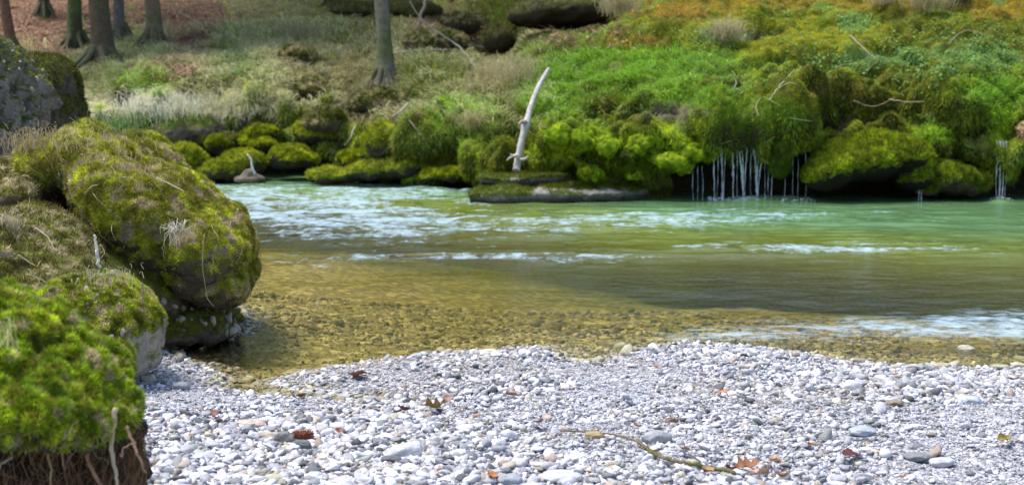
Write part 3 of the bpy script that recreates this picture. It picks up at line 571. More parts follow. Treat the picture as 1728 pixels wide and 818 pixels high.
# flat two-step ledge
led = empty('rock_ledge', at(940, 335, 15.0), 'flat two-step rock ledge with moss, under the leaning white log', 'ledge')
def slab(name, outline, z0, z1, under_in, colr, mossn):
    """outline: px,py points of its top edge ring on plane z1"""
    pts = np.array([gp(x, y, z1)[:2] for x, y in outline]); n = 110
    cl = np.concatenate([pts, pts[:1]]); seglen = np.r_[0, np.cumsum(np.linalg.norm(np.diff(cl, axis=0), axis=1))]
    t = np.linspace(0, seglen[-1], n, endpoint=False); ring = np.column_stack([np.interp(t, seglen, cl[:, 0]), np.interp(t, seglen, cl[:, 1])])
    c = ring.mean(0); Vs = []
    prof = [(0, z1+.01), (.35, z1+.008), (.7, z1+.004), (.9, z1), (.97, z1-.006), (1, z1-.025), (1.005, (z0+z1)/2+.02), (.98, (z0+z1)/2-.03), (1-under_in*.6, z0+.03), (1-under_in, z0)]
    for s, z in prof: Vs.append(np.column_stack([c+(ring-c)*s, np.full(n, z)]))
    V = np.concatenate(Vs); j = np.arange(n); Fq = []
    for k in range(len(prof)-1): Fq.append(np.stack([k*n+j, (k+1)*n+j, (k+1)*n+(j+1) % n, k*n+(j+1) % n], 1))
    Fq = np.concatenate(Fq)
    # subdivide by remesh-like noise on denser copy
    me = bpy.data.meshes.new('t'); me.from_pydata(V.tolist(), [], Fq.tolist()); ob = bpy.data.objects.new('t', me); COL.objects.link(ob); m = ob.modifiers.new('s', 'SUBSURF'); m.subdivision_type = 'SIMPLE'; m.levels = 2
    e = ob.evaluated_get(bpy.context.evaluated_depsgraph_get()); em = e.to_mesh(); nv = len(em.vertices); A = np.empty(nv*3, np.float32); em.vertices.foreach_get('co', A); V = A.reshape(-1, 3).astype(float)
    em.calc_loop_triangles(); T = np.empty(len(em.loop_triangles)*3, np.int32); em.loop_triangles.foreach_get('vertices', T); T = T.reshape(-1, 3); e.to_mesh_clear(); bpy.data.objects.remove(ob)
    Nn = vnormals(V, T)
    if Nn[np.argmax(V[:, 2]), 2] < 0: T = T[:, ::-1]; Nn = -Nn
    V = V+Nn*((fbm(V, 2.6, 3, 13)-.5)*.13+(fbm(V, 6, 4, 3)-.5)*.10+(fbm(V, 25, 3, 3)-.5)*.03)[:, None]; V[:, 2] += (fbm(V*np.array([1, 1, 0]), 1.6, 2, 8)-.5)*.07; Nn = vnormals(V, T)
    rc = np.array(colr)*(0.55+.9*fbm(V, 10, 4, 6))[:, None]
    wet = sst(z1-.03, z1-.09, V[:, 2]); rc = mixc(rc, (.035, .028, .02), wet*.9)
    mk = sst(.41, .50, fbm(V*np.array([1, 1, .4]), 3.2, 3, 61)+.07)*sst(-.6, 0, Nn[:, 2]+.3)*sst(z1-.065, z1-.02, V[:, 2]+(fbm(V, 7, 2, 4)-.5)*.06)
    part = link(name, V, T, M_ROCK, led, mixc(rc, (.08, .10, .015), mk))
    P, f, B = scatter(V, T, mossn, mk); N2 = unit(interp(Nn, T, f, B)); Vb, Fb = moss_geo(P, N2, rng.uniform(.015, .045, mossn), rng.uniform(.006, .012, mossn), up=.1, jit=.5, droop=.25)
    cc = mixc(np.tile(np.array([.17, .22, .015]), (mossn, 1)), (.09, .11, .012), rng.random(mossn))
    mo = link('moss', Vb, Fb, M_BLADE, part, np.repeat(cc*rng.uniform(.7, 1.3, (mossn, 1)), 3, 0)); mo['kind'] = 'stuff'
slab('lower_slab', [(792, 326), (860, 324), (960, 322), (1050, 320), (1092, 315), (1096, 306), (1060, 298), (900, 296), (830, 300)], -.12, .13, .10, (.24, .22, .20), 16000)
slab('upper_slab', [(808, 298), (850, 298), (900, 296), (950, 293), (978, 290), (970, 282), (900, 279), (850, 280), (815, 286)], .10, .25, .06, (.32, .30, .28), 10000)
# leaning bleached log
log = empty('leaning_log', at(872, 278, 15.35), 'bleached white barkless log leaning on the green bank above the flat ledge', 'log')
pts = spline([at(871, 288, 15.3), at(873, 277, 15.33), at(880, 240, 15.4), at(889, 205, 15.5), (at(899, 171, 15.7)), at(911, 142, 15.9), at(926, 116, 16.1)], 40)
V, Fc = tube(pts, np.interp(np.linspace(0, 1, 40), [0, .1, .42, .47, .52, .9, 1], [.046, .040, .036, .052, .034, .024, .017]), 16, .05)
link('trunk', V, Fc, M_WOOD, log, mixc(np.array([.56, .53, .49])*(0.45+.85*fbm(V*np.array([1, 1, .22]), 34, 4, 2))[:, None], (.20, .17, .13), sst(.6, .72, fbm(V, 9, 3, 5))*.5))
for a in ([(874, 262), (863, 265), (855, 271)], [(874, 266), (867, 263), (861, 260)], [(878, 270), (886, 268), (892, 263)]):
    V, Fc = tube(spline([at(x, y, 15.3) for x, y in a], 10), np.linspace(.022, .005, 10), 7, .1); link('root', V, Fc, M_WOOD, log, np.array([.5, .45, .4]))
V, Fc = tube(spline([at(886, 207, 15.45), at(880, 206, 15.38), at(876, 211, 15.36)], 8), np.linspace(.03, .012, 8), 8, .1); link('branch_stub', V, Fc, M_WOOD, log, np.array([.35, .3, .26]))
# ------------------------------------------------------------------ waterfalls
def fall_mat():
    m, N, L = mat('falling water'); out = N.new('ShaderNodeOutputMaterial'); g = N.new('ShaderNodeNewGeometry')
    mp = N.new('ShaderNodeMapping'); mp.inputs['Scale'].default_value = (60, 60, 7); L.new(g.outputs['Position'], mp.inputs['Vector'])
    n = N.new('ShaderNodeTexNoise'); n.inputs['Scale'].default_value = 1; n.inputs['Detail'].default_value = 3; L.new(mp.outputs[0], n.inputs['Vector'])
    r = N.new('ShaderNodeMapRange'); r.inputs[1].default_value = .35; r.inputs[2].default_value = .65; r.inputs[3].default_value = .12; r.inputs[4].default_value = .8; r.clamp = True; L.new(n.outputs[0], r.inputs[0])
    t = N.new('ShaderNodeBsdfTransparent'); d = N.new('ShaderNodeBsdfPrincipled'); d.inputs['Base Color'].default_value = (.8, .86, .95, 1); d.inputs['Roughness'].default_value = .2
    x = N.new('ShaderNodeMixShader'); L.new(r.outputs[0], x.inputs[0]); L.new(t.outputs[0], x.inputs[1]); L.new(d.outputs[0], x.inputs[2]); L.new(x.outputs[0], out.inputs[0]); return m
M_FALL = fall_mat()
def foam_strip(parent, px0, px1, py, D, n, spread):
    B_ = Bag(); ib = ico(1)
    for _ in range(n):
        x = rng.uniform(px0, px1); c = at(x, py, D); c[1] += rng.normal(0, spread); c[2] = abs(rng.normal(0, .012))
        r = rng.uniform(.003, .009); B_.add(ib[0]*np.array([r*1.6, r*1.3, r*.6])+c, ib[1], (.85, .9, .95))
    B_.build('splash', M_FOAM, parent)['kind'] = 'stuff'
M_FOAM = vc_mat('foam', .5, .2, spec=.4)
def strand(parent, px, py0, py1, D, w, off=0.0):
    n = 26; t = np.linspace(0, 1, n); p0 = at(px, py0, D+.02); x0 = p0[0]; z0 = p0[2]; z1 = -.01
    y = D-.02-.05*np.sqrt(t)
    pts = np.column_stack([x0+.003*np.cumsum(rng.normal(0, .5, n))+off*D/F*(1-t)**1.6, y, z0+(z1-z0)*t])
    r = w*(.75+.25*np.sin(t*9+px)+rng.normal(0, .12, n))*np.interp(t, [0, .15, .8, 1], [1.5, .8, .8, 1.3])
    V, Fc = tube(pts, np.maximum(r, .0022), 8, .3); link('strand', V, Fc, M_FALL, parent)
wf = empty('waterfall', at(1252, 335, 15.1), 'wide curtain of separate water strands falling from the mossy overhang', 'waterfall')
for px, w, y0, off in [(1204, .008, 255, 0), (1219, .010, 252, -3), (1220, .004, 250, 4), (1235, .009, 248, 0), (1253, .012, 247, -9), (1254, .007, 246, -3), (1255, .006, 248, 5), (1277, .013, 246, -7), (1278, .008, 245, 0), (1279, .006, 245, 6), (1296, .003, 248, 0), (1302, .0035, 250, 0), (1289, .003, 250, 2), (1211, .003, 255, 0), (1243, .003, 250, 0), (1266, .003, 247, 0)]:
    strand(wf, px, y0-2, 334, 15.36, w*1.3, off)
foam_strip(wf, 1195, 1308, 334, 15.25, 260, .06)
w2 = empty('waterfall', at(1688, 336, 15.0), 'narrow fall near the right end of the bank', 'waterfall')
for px, w in [(1680, .005), (1685, .010), (1690, .006), (1695, .004)]: strand(w2, px, 238, 336, 15.3, w)
foam_strip(w2, 1670, 1705, 337, 15.2, 90, .04)
w3 = empty('waterfall', at(1175, 336, 15.1), 'faint trickles left of the wide curtain of water', 'waterfall')
for px in (1168, 1176, 1184): strand(w3, px, 280, 335, 15.3, .003)
w4 = empty('waterfall', at(1335, 336, 15.1), 'thin scattered drips right of the wide curtain of water', 'waterfall')
for px in (1324, 1336, 1347, 1358): strand(w4, px, 255, 335, 15.3, .0026)
foam_strip(w4, 1312, 1375, 335, 15.1, 50, .05)
w5 = empty('waterfall', at(1550, 336, 15.1), 'thin trickle dropping from the ragged rock', 'waterfall')
for px in (1548, 1553): strand(w5, px, 285, 335, 15.1, .004)
# ------------------------------------------------------------------ trees and dead wood
def tree(px, pyb, D, wpx, label, tilt=0.0, col=(.10, .072, .05), limbs=9, leaves=7000, low=None, flare=1.7, group='trees on the wooded slope'):
    D = ter(px, pyb, D); b = at(px, pyb, D); r = wpx*D/F/2; t = empty('tree', b, label, 'tree', group)
    H = 8.5; n = 40; z = np.linspace(-.3, H, n)
    pts = np.column_stack([b[0]+tilt*z+.03*np.sin(z*1.7+px), b[1]+.02*np.sin(z+px), b[2]+z])
    rad = r*(1-.72*np.clip(z, 0, H)/H)*(1+(flare-1)*np.exp(-np.clip(z+.1, 0, 9)*5)); V, Fc = tube(pts, rad, 14, .03)
    link('trunk', V, Fc, M_BARK, t, mixc(np.tile(np.array(col), (len(V), 1)), (.10, .13, .04), sst(.5, .62, fbm(V, 3, 3, px))*.8))
    for k in range(7):      # roots
        a = k*.9+px; c = np.array([math.cos(a), math.sin(a), 0]); q = [b+c*r*.7+[0, 0, .22], b+c*r*1.8+[0, 0, .03], b+c*r*3.2+[0, 0, -.12]]
        V, Fc = tube(spline(q, 8), np.linspace(r*.45, r*.12, 8), 7, .1); link('root', V, Fc, M_BARK, t, (.10, .10, .05))
    cr = Bag(); tips = []
    for k in range(limbs):
        h_ = rng.uniform(3.2, 8.0); a = rng.uniform(0, 6.28); L_ = rng.uniform(1.6, 3.4)*(1.1-h_/12)
        p0 = np.array([b[0]+tilt*h_, b[1], b[2]+h_]); d = np.array([math.cos(a), math.sin(a), rng.uniform(.4, .9)])
        q = [p0, p0+d*L_*.5, p0+d*L_+[0, 0, .25]]; sp = spline(q, 9); V, Fc = tube(sp, np.linspace(r*.3, .012, 9), 6, .05); link('limb', V, Fc, M_BARK, t, col)
        tips += list(sp[3:])
    tips = np.array(tips); n = leaves; P = tips[rng.integers(0, len(tips), n)]+rng.normal(0, .55, (n, 3))  # crown out of view, leaves thickened to cast shade on the upper slope
    d = unit(rng.normal(0, 1, (n, 3))); a = unit(np.cross(d, rng.normal(0, 1, (n, 3)))); s = rng.uniform(.05, .10, n)[:, None]
    V = np.stack([P-a*s, P-d*s*.6, P+a*s, P+d*s*.6], 1).reshape(-1, 3)
    o = link('crown', V, np.arange(n*4).reshape(-1, 4), M_BLADE, t, np.repeat(np.array([[.07, .12, .025]])*rng.uniform(.6, 1.4, (n, 1)), 4, 0), smooth=False)
    return t
tree(172, 104, 25.0, 36, 'thickest trunk of the left wood, standing nearest the grassy slope', .0)
tree(130, 74, 27.0, 24, 'dark mossy trunk left of the thickest one', .01, (.06, .06, .035))
tree(260, 72, 27.0, 26, 'slim brown trunk above the leafy path', .0, (.20, .14, .10))
tree(205, 60, 30.0, 18, 'grey trunk seen between the thickest and the slim brown one', .0, (.13, .12, .11))
tree(22, 92, 26.0, 18, 'thin reddish trunk leaning at the left edge of the wood', -.08, (.17, .09, .06))
tree(648, 140, 20.5, 26, 'single grey tree with flared mossy roots in the middle of the slope', -.035, (.18, .16, .13), flare=2.3, limbs=5, leaves=1800)
tree(75, 22, 30.0, 16, 'faint dark trunk between the reddish one and the mossy one', .0, (.07, .06, .045))
tree(315, -8, 31.0, 15, 'faint trunk at the top edge above the leafy path', .02, (.09, .075, .05))
tree(560, 6, 30.0, 14, 'faint thin trunk at the top edge left of the single grey tree', .03, (.09, .08, .05))
tree(770, -4, 30.0, 18, 'faint trunk at the top edge right of the single grey tree', -.02, (.07, .06, .045))
def branch(name, pts, r0, r1, label, col=(.34, .30, .25), cat='branch', subs=(), group='fallen branches on the far slope', nseg=7, ground=True):
    gr = lambda p: at(p[0], p[1], ter(p[0], p[1], p[2])-.14) if (ground and p[1] > 12) else at(*p)
    P = np.array([gr(p) for p in pts]); P[1:, 1] = np.clip(P[1:, 1], P[0, 1]-1.2, P[0, 1]+1.6) if ground else P[1:, 1]; root = empty(name, P[0], label, cat, group); sp = spline(P, 6*len(P)); sp[1:-1] += rng.normal(0, r0*.35, sp[1:-1].shape)
    V, Fc = tube(sp, np.linspace(r0, r1, len(sp)), nseg, .05); link('stem', V, Fc, M_WOOD, root, np.array(col)*(.7+.6*fbm(V, 20, 3, 1))[:, None])
    for s in subs:
        q = spline(np.array([gr(p) for p in s]), 10); V, Fc = tube(q, np.linspace(r0*.5, r1*.6, 10), 5, .05); link('side_twig', V, Fc, M_WOOD, root, col)
branch('fallen_branch', [(660, 92, 20.6), (700, 86, 20.8), (760, 84, 21), (812, 85, 21.2)], .014, .008, 'long pale branch lying level behind the single tree')
branch('fallen_branch', [(802, 112, 19.6), (786, 92, 19.8), (770, 74, 20.1), (748, 50, 20.5), (740, 30, 21)], .020, .007, 'forked pale branch slanting down to the right', subs=[[(768, 72, 20.1), (785, 45, 20.3), (790, 10, 20.6)], [(772, 76, 20), (800, 72, 20), (852, 80, 20)]])
branch('fallen_branch', [(852, 80, 20.4), (815, 74, 20.4), (770, 70, 20.3)], .011, .006, 'thin white branch ending at the black hollow')
branch('fallen_branch', [(528, 35, 20.5), (560, 62, 20.3), (600, 75, 20.2), (645, 62, 20.6)], .013, .006, 'brown branch arching left of the single tree', (.20, .17, .12), subs=[[(560, 62, 20.3), (580, 55, 20.3), (625, 52, 20.4)]])
branch('fallen_branch', [(560, 185, 18.4), (585, 172, 18.4), (604, 160, 18.5)], .012, .006, 'short twig below the draped hummock', (.3, .25, .18))
branch('fallen_branch', [(688, 175, 18.2), (676, 188, 18.1), (662, 198, 18.0)], .014, .007, 'pale twig right of the draped hummock')
branch('fallen_branch', [(600, 212, 17.6), (590, 235, 17.4), (582, 245, 17.3)], .010, .005, 'thin twig standing by the broad boulder')
branch('fallen_branch', [(720, 0, 22), (700, 60, 21.5), (668, 118, 20.8)], .03, .012, 'dark leaning sapling stem right of the single tree', (.13, .11, .08), ground=False)
branch('fallen_branch', [(245, 60, 23), (262, 110, 22), (275, 128, 21.6)], .010, .005, 'thin curved twig on the slope left of the leafy path', (.3, .26, .18))
branch('fallen_branch', [(300, 20, 25), (340, 45, 24.6), (375, 52, 24.4)], .012, .006, 'thin twig crossing the leafy path', (.3, .26, .18))
G2 = 'bare stems caught in the right bank'
branch('dry_stem', [(1298, 170, 15.6), (1312, 150, 15.7), (1340, 118, 16.1)], .009, .004, 'pale stem arching above the wide waterfall', (.40, .40, .22), 'stem', [[(1312, 150, 15.7), (1330, 140, 15.7), (1345, 142, 15.7)]], G2)
branch('dry_stem', [(1500, 168, 15.4), (1530, 172, 15.4), (1560, 172, 15.4)], .008, .004, 'level reddish stem above the big domed boulder', (.35, .24, .16), 'stem', (), G2)
branch('dry_stem', [(1440, 170, 15.5), (1475, 180, 15.4), (1510, 165, 15.5)], .008, .004, 'curved brown stem left of the level reddish one', (.28, .22, .12), 'stem', (), G2)
branch('dry_stem', [(1600, 75, 17), (1628, 52, 17.2), (1665, 60, 17.4)], .007, .004, 'thin bent stem high on the right slope', (.3, .25, .14), 'stem', (), G2)
branch('dry_stem', [(1435, 60, 17.2), (1455, 80, 17.0), (1478, 100, 16.8)], .009, .005, 'grey brown stem below the upper teal plants', (.3, .24, .2), 'stem', [[(1450, 75, 17), (1462, 70, 17), (1470, 72, 17)]], G2)
branch('dry_stem', [(1280, 195, 15.4), (1276, 180, 15.4), (1284, 165, 15.5)], .007, .004, 'short yellow stem at the lip over the wide waterfall', (.35, .34, .15), 'stem', (), G2)
branch('dry_stem', [(1240, 125, 15.9), (1242, 142, 15.8), (1236, 150, 15.8)], .006, .003, 'small grey stem left of the pale arching one', (.4, .4, .35), 'stem', (), G2)
# tufts of long dead grass
def tuft(px, py, D, n, L, label, col=(.50, .44, .26), spread=.06, fall=1.1, w=.006, lean=(0, -1, 0), group='tufts of dead grass', up=1.0, name='grass_tuft'):
    D = ter(px, py, D) if D > 14 else D; c = at(px, py, D); root = empty(name, c, label, 'grass tuft', group)
    P = c+rng.normal(0, spread, (n, 3))*np.array([1, 1, .35]); N_ = np.tile([0, 0, 1.0], (n, 1)); ln = unit(np.array(lean)+rng.normal(0, .55, (n, 3))*np.array([1, 1, .2]))
    V, Fc = grass_geo(P, N_, rng.uniform(.5, 1, n)*L, np.full(n, w), ln, up=up, fall=fall); link('blades', V, Fc, M_BLADE, root, np.repeat(np.array(col)*rng.uniform(.7, 1.25, (n, 1)), 7, 0))['kind'] = 'stuff'; return root
tuft(1045, 18, 18.6, 520, .42, 'tall tan grass tuft hanging over at the crest, uphill of the white log', spread=.11)
tuft(1225, 62, 17.6, 420, .34, 'pale grass tuft on the rusty slope above the wide waterfall', spread=.10)
tuft(1565, 12, 18.0, 520, .42, 'pale grass tuft at the top edge, right of centre of the slope', spread=.13, col=(.42, .38, .2))
tuft(1490, 5, 18.4, 220, .3, 'smaller tan tuft left of the pale one at the top edge', spread=.09)
tuft(870, 130, 17.3, 700, .30, 'wide sandy grass patch left of the top of the white log', spread=.22)
tuft(800, 212, 16.5, 260, .30, 'straw tuft drooping beside the leaning log foot', spread=.08, col=(.42, .38, .18))
tuft(296, 188, 18.6, 650, .30, 'whitish grass fringe drooping over the bare rock outcrop', spread=.25, col=(.80, .78, .64))
tuft(232, 190, 18.6, 420, .28, 'whitish grass tuft left of the bare rock outcrop', spread=.18, col=(.74, .72, .58))
tuft(395, 180, 18.5, 480, .24, 'pale grass fringe over the long dark crack in the bank', spread=.25, col=(.62, .60, .38))
tuft(632, 160, 18.8, 420, .28, 'straw draped over the hummock below the single tree', spread=.2, col=(.40, .36, .2))
tuft(505, 62, 22, 300, .35, 'dry grass tuft on top of the highest dark hummock', spread=.2, col=(.34, .31, .17))
# small stone with twig in the river
st, V, T, N_ = mossy_rock('river_stone', [(420, 303, 17.1, 26, 9, .16, 0), (420, 294, 17.1, 12, 11, .1, 0)], 'small dark stone in the river carrying a white twig', 'stone', None, voxel=.014, amp=.03, fr=7, nblade=300, rock=(.15, .13, .10), mthr=1.2)
P = [at(430, 295, 17.05), at(425, 280, 17.05), at(424, 270, 17.05), at(417, 260, 17.05)]
tw = empty('twig', P[0], 'white twig standing on the small river stone', 'twig'); V, Fc = tube(spline(P, 14), np.linspace(.016, .010, 14), 7, .08); link('stem', V, Fc, M_WOOD, tw, (.75, .73, .7))
# ------------------------------------------------------------------ near left bank
NB = 'boulders of the near left bank'
def near_rock(name, parts, label, **k):
    k.setdefault('voxel', .013); return mossy_rock(name, parts, label, group=NB, **k)
DM = ((.11, .13, .015), (.19, .22, .02), (.05, .055, .012))
grey, gV, gT, gN = near_rock('grey_boulder', [(-10, 175, 9.6, 75, 120, .7, -12), (-40, 260, 9.5, 100, 90, .6, 0), (20, 240, 9.4, 40, 60, .4, 0)], 'rough grey conglomerate boulder at the left edge', amp=.10, fr=9, nblade=9000, L=(.01, .025), Wd=(.004, .008), rock=(.20, .185, .16), mthr=.3, mossc=DM)
near_rock('dark_boulder', [(62, 165, 10.3, 66, 70, .5, 35), (95, 205, 10.2, 42, 55, .5, 0), (40, 210, 10.2, 60, 70, .5, 0)], 'dark mossy boulder with shade put into its colour, right behind the rough grey one', amp=.06, fr=4, nblade=9000, L=(.012, .03), Wd=(.005, .009), rock=(.07, .065, .045), mthr=.1, mossc=((.08, .085, .015), (.14, .15, .02), (.04, .04, .01)))  # dark moss and rock colours also carry the unlit side of the rock
big, bV, bT, bN = near_rock('big_mossy_boulder', [(215, 300, 7.9, 120, 62, .55, 28), (120, 282, 8.1, 85, 40, .5, 10), (295, 366, 7.7, 116, 74, .6, 40), (352, 420, 7.6, 78, 80, .55, 35), (378, 466, 7.6, 54, 46, .45, 15), (264, 370, 7.72, 172, 78, .62, 42), (225, 262, 8.2, 48, 38, .4, 10)],
    'biggest mossy boulder leaning out over the water on the left', amp=.065, fr=5.5, nblade=170000, L=(.007, .021), Wd=(.0028, .006), rock=(.08, .07, .05), mthr=-.6, mossnoise=.85, mossc=((.27, .28, .02), (.46, .50, .03), (.18, .17, .03)), dry=.45, nf=2.5)
under, uV, uT, uN = near_rock('under_boulder', [(330, 520, 7.6, 75, 34, .4, 20), (260, 470, 7.5, 90, 50, .45, 30), (180, 440, 7.4, 110, 40, .5, 20), (365, 545, 7.6, 46, 18, .3, 0), (300, 550, 7.4, 50, 22, .3, 0), (130, 395, 8.2, 120, 50, .4, 25), (230, 400, 8.0, 90, 50, .3, 35)],
    'dark pebbly base below the diagonal crack of the biggest boulder', amp=.05, fr=7, nblade=22000, L=(.010, .02), Wd=(.0035, .007), rock=(.10, .085, .07), mthr=-.2, mossc=((.13, .15, .015), (.19, .22, .02), (.07, .07, .012)), nf=4)
low, lV, lT, lN = near_rock('low_boulder', [(175, 510, 6.4, 82, 42, .35, 18), (205, 560, 6.3, 60, 66, .32, 0), (120, 530, 6.3, 60, 60, .35, 0), (225, 600, 6.3, 36, 32, .22, 0)],
    'middle sized rock with mossy rim standing on the gravel corner', amp=.04, fr=7, nblade=42000, L=(.008, .02), Wd=(.003, .006), rock=(.34, .31, .26), mthr=-.05, mossnoise=.95, mossc=((.30, .34, .02), (.40, .48, .03), (.07, .075, .02)), nf=4, dry=.4)
sm, smV, smT, smN = near_rock('soil_mound', [(40, 430, 6.9, 130, 70, .7, 15), (-30, 330, 8.0, 130, 60, .7, 0), (90, 480, 6.6, 80, 50, .5, 20), (60, 325, 7.9, 60, 40, .5, 0)],
    'brown soil mound with roots and dead stems behind the low rock', amp=.06, fr=6, nblade=26000, L=(.012, .03), Wd=(.004, .008), rock=(.12, .075, .05), mthr=.15, mossc=((.16, .17, .02), (.22, .25, .02), (.10, .07, .03)), nf=4, dry=.6)
# foreground clump of bright moss over an undercut root bank
fm, fV, fT, fN = near_rock('bright_moss_clump', [(20, 618, 3.7, 124, 96, .34, 30), (118, 662, 3.6, 88, 66, .30, 32), (-75, 590, 3.8, 130, 105, .4, 0), (168, 694, 3.6, 40, 42, .2, 10), (45, 670, 3.55, 108, 56, .28, 15)],
    'vivid green moss clump nearest the camera at lower left', amp=.05, fr=9, lum=1.1, lum2=.028, nblade=260000, L=(.006, .017), Wd=(.002, .0045), rock=(.03, .03, .015), mthr=-.6, mossnoise=.25, mossup=.2, mossc=((.23, .34, .02), (.42, .54, .03), (.26, .22, .04)), dry=.25, nf=6, voxel=.009)
near_rock('root_bank', [(80, 770, 3.95, 120, 110, .3, 0), (0, 760, 3.95, 140, 110, .3, 0), (165, 800, 3.95, 60, 90, .22, 0), (205, 830, 3.9, 40, 70, .2, 0)], 'dark earth face full of hanging roots under the vivid moss clump', amp=.10, fr=9, nblade=0, rock=(.04, .024, .015), mthr=3, voxel=.012)
GR = 'roots hanging below the vivid moss clump'
for i, (x0, y0, x1, y1, r, lab, cl) in enumerate([
  (196, 688, 190, 830, .0075, 'thick pale root hanging straight down at the edge of the earth face', (.42, .36, .24)),
  (140, 735, 180, 830, .007, 'reddish root slanting down to the right', (.25, .15, .09)),
  (75, 745, 98, 830, .004, 'thin tan root below the middle of the clump', (.32, .24, .12)),
  (20, 770, -10, 810, .004, 'short pale root near the left edge', (.4, .34, .24)),
  (215, 720, 240, 800, .005, 'outermost thin root bending toward the gravel', (.3, .2, .13)),
  (112, 730, 114, 790, .003, 'hair-thin root right of the tan one', (.3, .24, .14)),
  (205, 770, 235, 745, .003, 'tiny root crossing the outermost one', (.34, .24, .16))]):
    P = np.array([at(x0, y0, 3.5), at((x0+x1)/2+random.uniform(-9, 9), (y0+y1)/2, 3.47), at(x1, y1, 3.46)]); rt = empty('hanging_root', P[0], lab, 'root', GR)
    q = spline(P, 22); q[1:] += np.cumsum(rng.normal(0, .0016, (21, 3)), 0); V, Fc = tube(q, np.linspace(r, r*.45, 22), 7, .12); link('root_stem', V, Fc, M_WOOD, rt, np.array(cl)*(.6+.8*fbm(V, 60, 2, 1))[:, None])
# fine fibres on the earth face
fb = Bag()
for k in range(360):
    x = 245-255*rng.random()**1.5; y = rng.uniform(715, 815); p0 = at(x, y, 3.58+rng.uniform(0, .14)); l = rng.uniform(.04, .16)
    q = np.array([p0, p0+[rng.normal(0, .02), rng.normal(-.02, .01), -l*.5], p0+[rng.normal(0, .045), rng.normal(-.02, .02), -l]]); V, Fc = tube(spline(q, 6), np.linspace(.0016, .0006, 6), 3); fb.add(V, Fc, np.array([.20, .12, .06])*rng.uniform(.2, 1.3))
o = fb.build('root_fibres', M_WOOD); tag(o, 'mat of fine brown root fibres on the earth face at lower left', kind='stuff')
def stems_on(V, T, n, cond, L, rad, cols, name, label):
    B_ = Bag(); w = cond.astype(float); P, f, B = scatter(V, T, n, w); N_ = unit(interp(vnormals(V, T), T, f, B))
    for p, nn in zip(P, N_):
        t = unit(np.cross(nn, rng.normal(0, 1, 3))); t = unit(t+np.array([0, 0, -.5])); l = rng.uniform(*L); c = rng.normal(0, .3, 3)
        q = [p+nn*.004, p+t*l*.35+nn*(.012+l*.1)+c*l*.1, p+t*l*.7+nn*.012+c*l*.25, p+t*l+nn*rng.uniform(-.01, .03)+c*l*.3]; v, F_ = tube(spline(q, 7), np.linspace(rad, rad*.4, 7)*rng.uniform(.5, 1.3), 4); B_.add(v, F_, np.array(cols[rng.integers(0, len(cols))])*rng.uniform(.6, 1.3))
    tag(B_.build(name, M_WOOD), label, kind='stuff')
STRAW = [(.46, .38, .22), (.34, .25, .14), (.56, .50, .36), (.22, .13, .08)]
mx_, my_ = proj(bV); stems_on(bV, bT, 420, (my_ < 520) & (bN[:, 2] > -.2), (.04, .13), .0018, STRAW, 'dead_stems', 'thin straw coloured stems matted over the biggest mossy boulder')
stems_on(smV, smT, 420, np.ones(len(smV), bool), (.05, .16), .0024, STRAW, 'rootlets', 'tangle of pale and brown rootlets over the soil mound')
stems_on(fV, fT, 70, np.ones(len(fV), bool), (.04, .12), .0011, STRAW, 'straw_stems', 'few thin straw stems lying over the vivid green moss clump')
def embedded(V, T, n, cond, size, root):
    P, f, B = scatter(V, T, n, cond.astype(float)); B_ = Bag(); ib = ico(2)
    for p in P:
        R_ = rotm(*rng.uniform(0, 6, 3)); r_ = rng.uniform(*size)*rng.uniform(.4, 1); v = (ib[0]*(1+(rng.random((len(ib[0]), 1))-.5)*.25)*np.array([1.3, .9, .7])*r_)@R_.T+p; B_.add(v, ib[1], np.array(PCX[rng.integers(0, 4)])*rng.uniform(.6, 1.2))
    o = B_.build('embedded_pebbles', M_PEB, root); o['kind'] = 'stuff'
PCX = [(.26, .24, .20), (.18, .165, .14), (.34, .32, .28), (.13, .11, .085)]
stems_on(BV, BT, 300, (bx > 430) & (bx < 780) & (by > 60) & (by < 215) & (segid > 3), (.15, .55), .0055, [(.24, .18, .12), (.34, .28, .20), (.14, .10, .07)], 'twig_tangle', 'tangle of thin brown twigs around the single tree')
stems_on(BV, BT, 150, (bx > 860) & (bx < 1740) & (by > 90) & (by < 240) & (segid > 2), (.08, .3), .003, [(.40, .36, .16), (.30, .24, .12), (.46, .44, .26)], 'dry_straws', 'thin dry straws caught in the moss of the right bank')
stems_on(BV, BT, 160, (bx > 780) & (bx < 1740) & (segid >= 3) & (segid <= 4), (.08, .25), .003, [(.20, .16, .08), (.13, .12, .04)], 'hanging_rootlets', 'thin rootlets hanging from the undercut lip of the bank')
ux, uy = proj(uV); embedded(uV, uT, 260, (uy > 495) & (uy < 560), (.012, .034), under)
embedded(gV, gT, 520, np.ones(len(gV), bool), (.008, .024), grey); lx, ly = proj(lV); embedded(lV, lT, 160, lx < 215, (.008, .022), low)
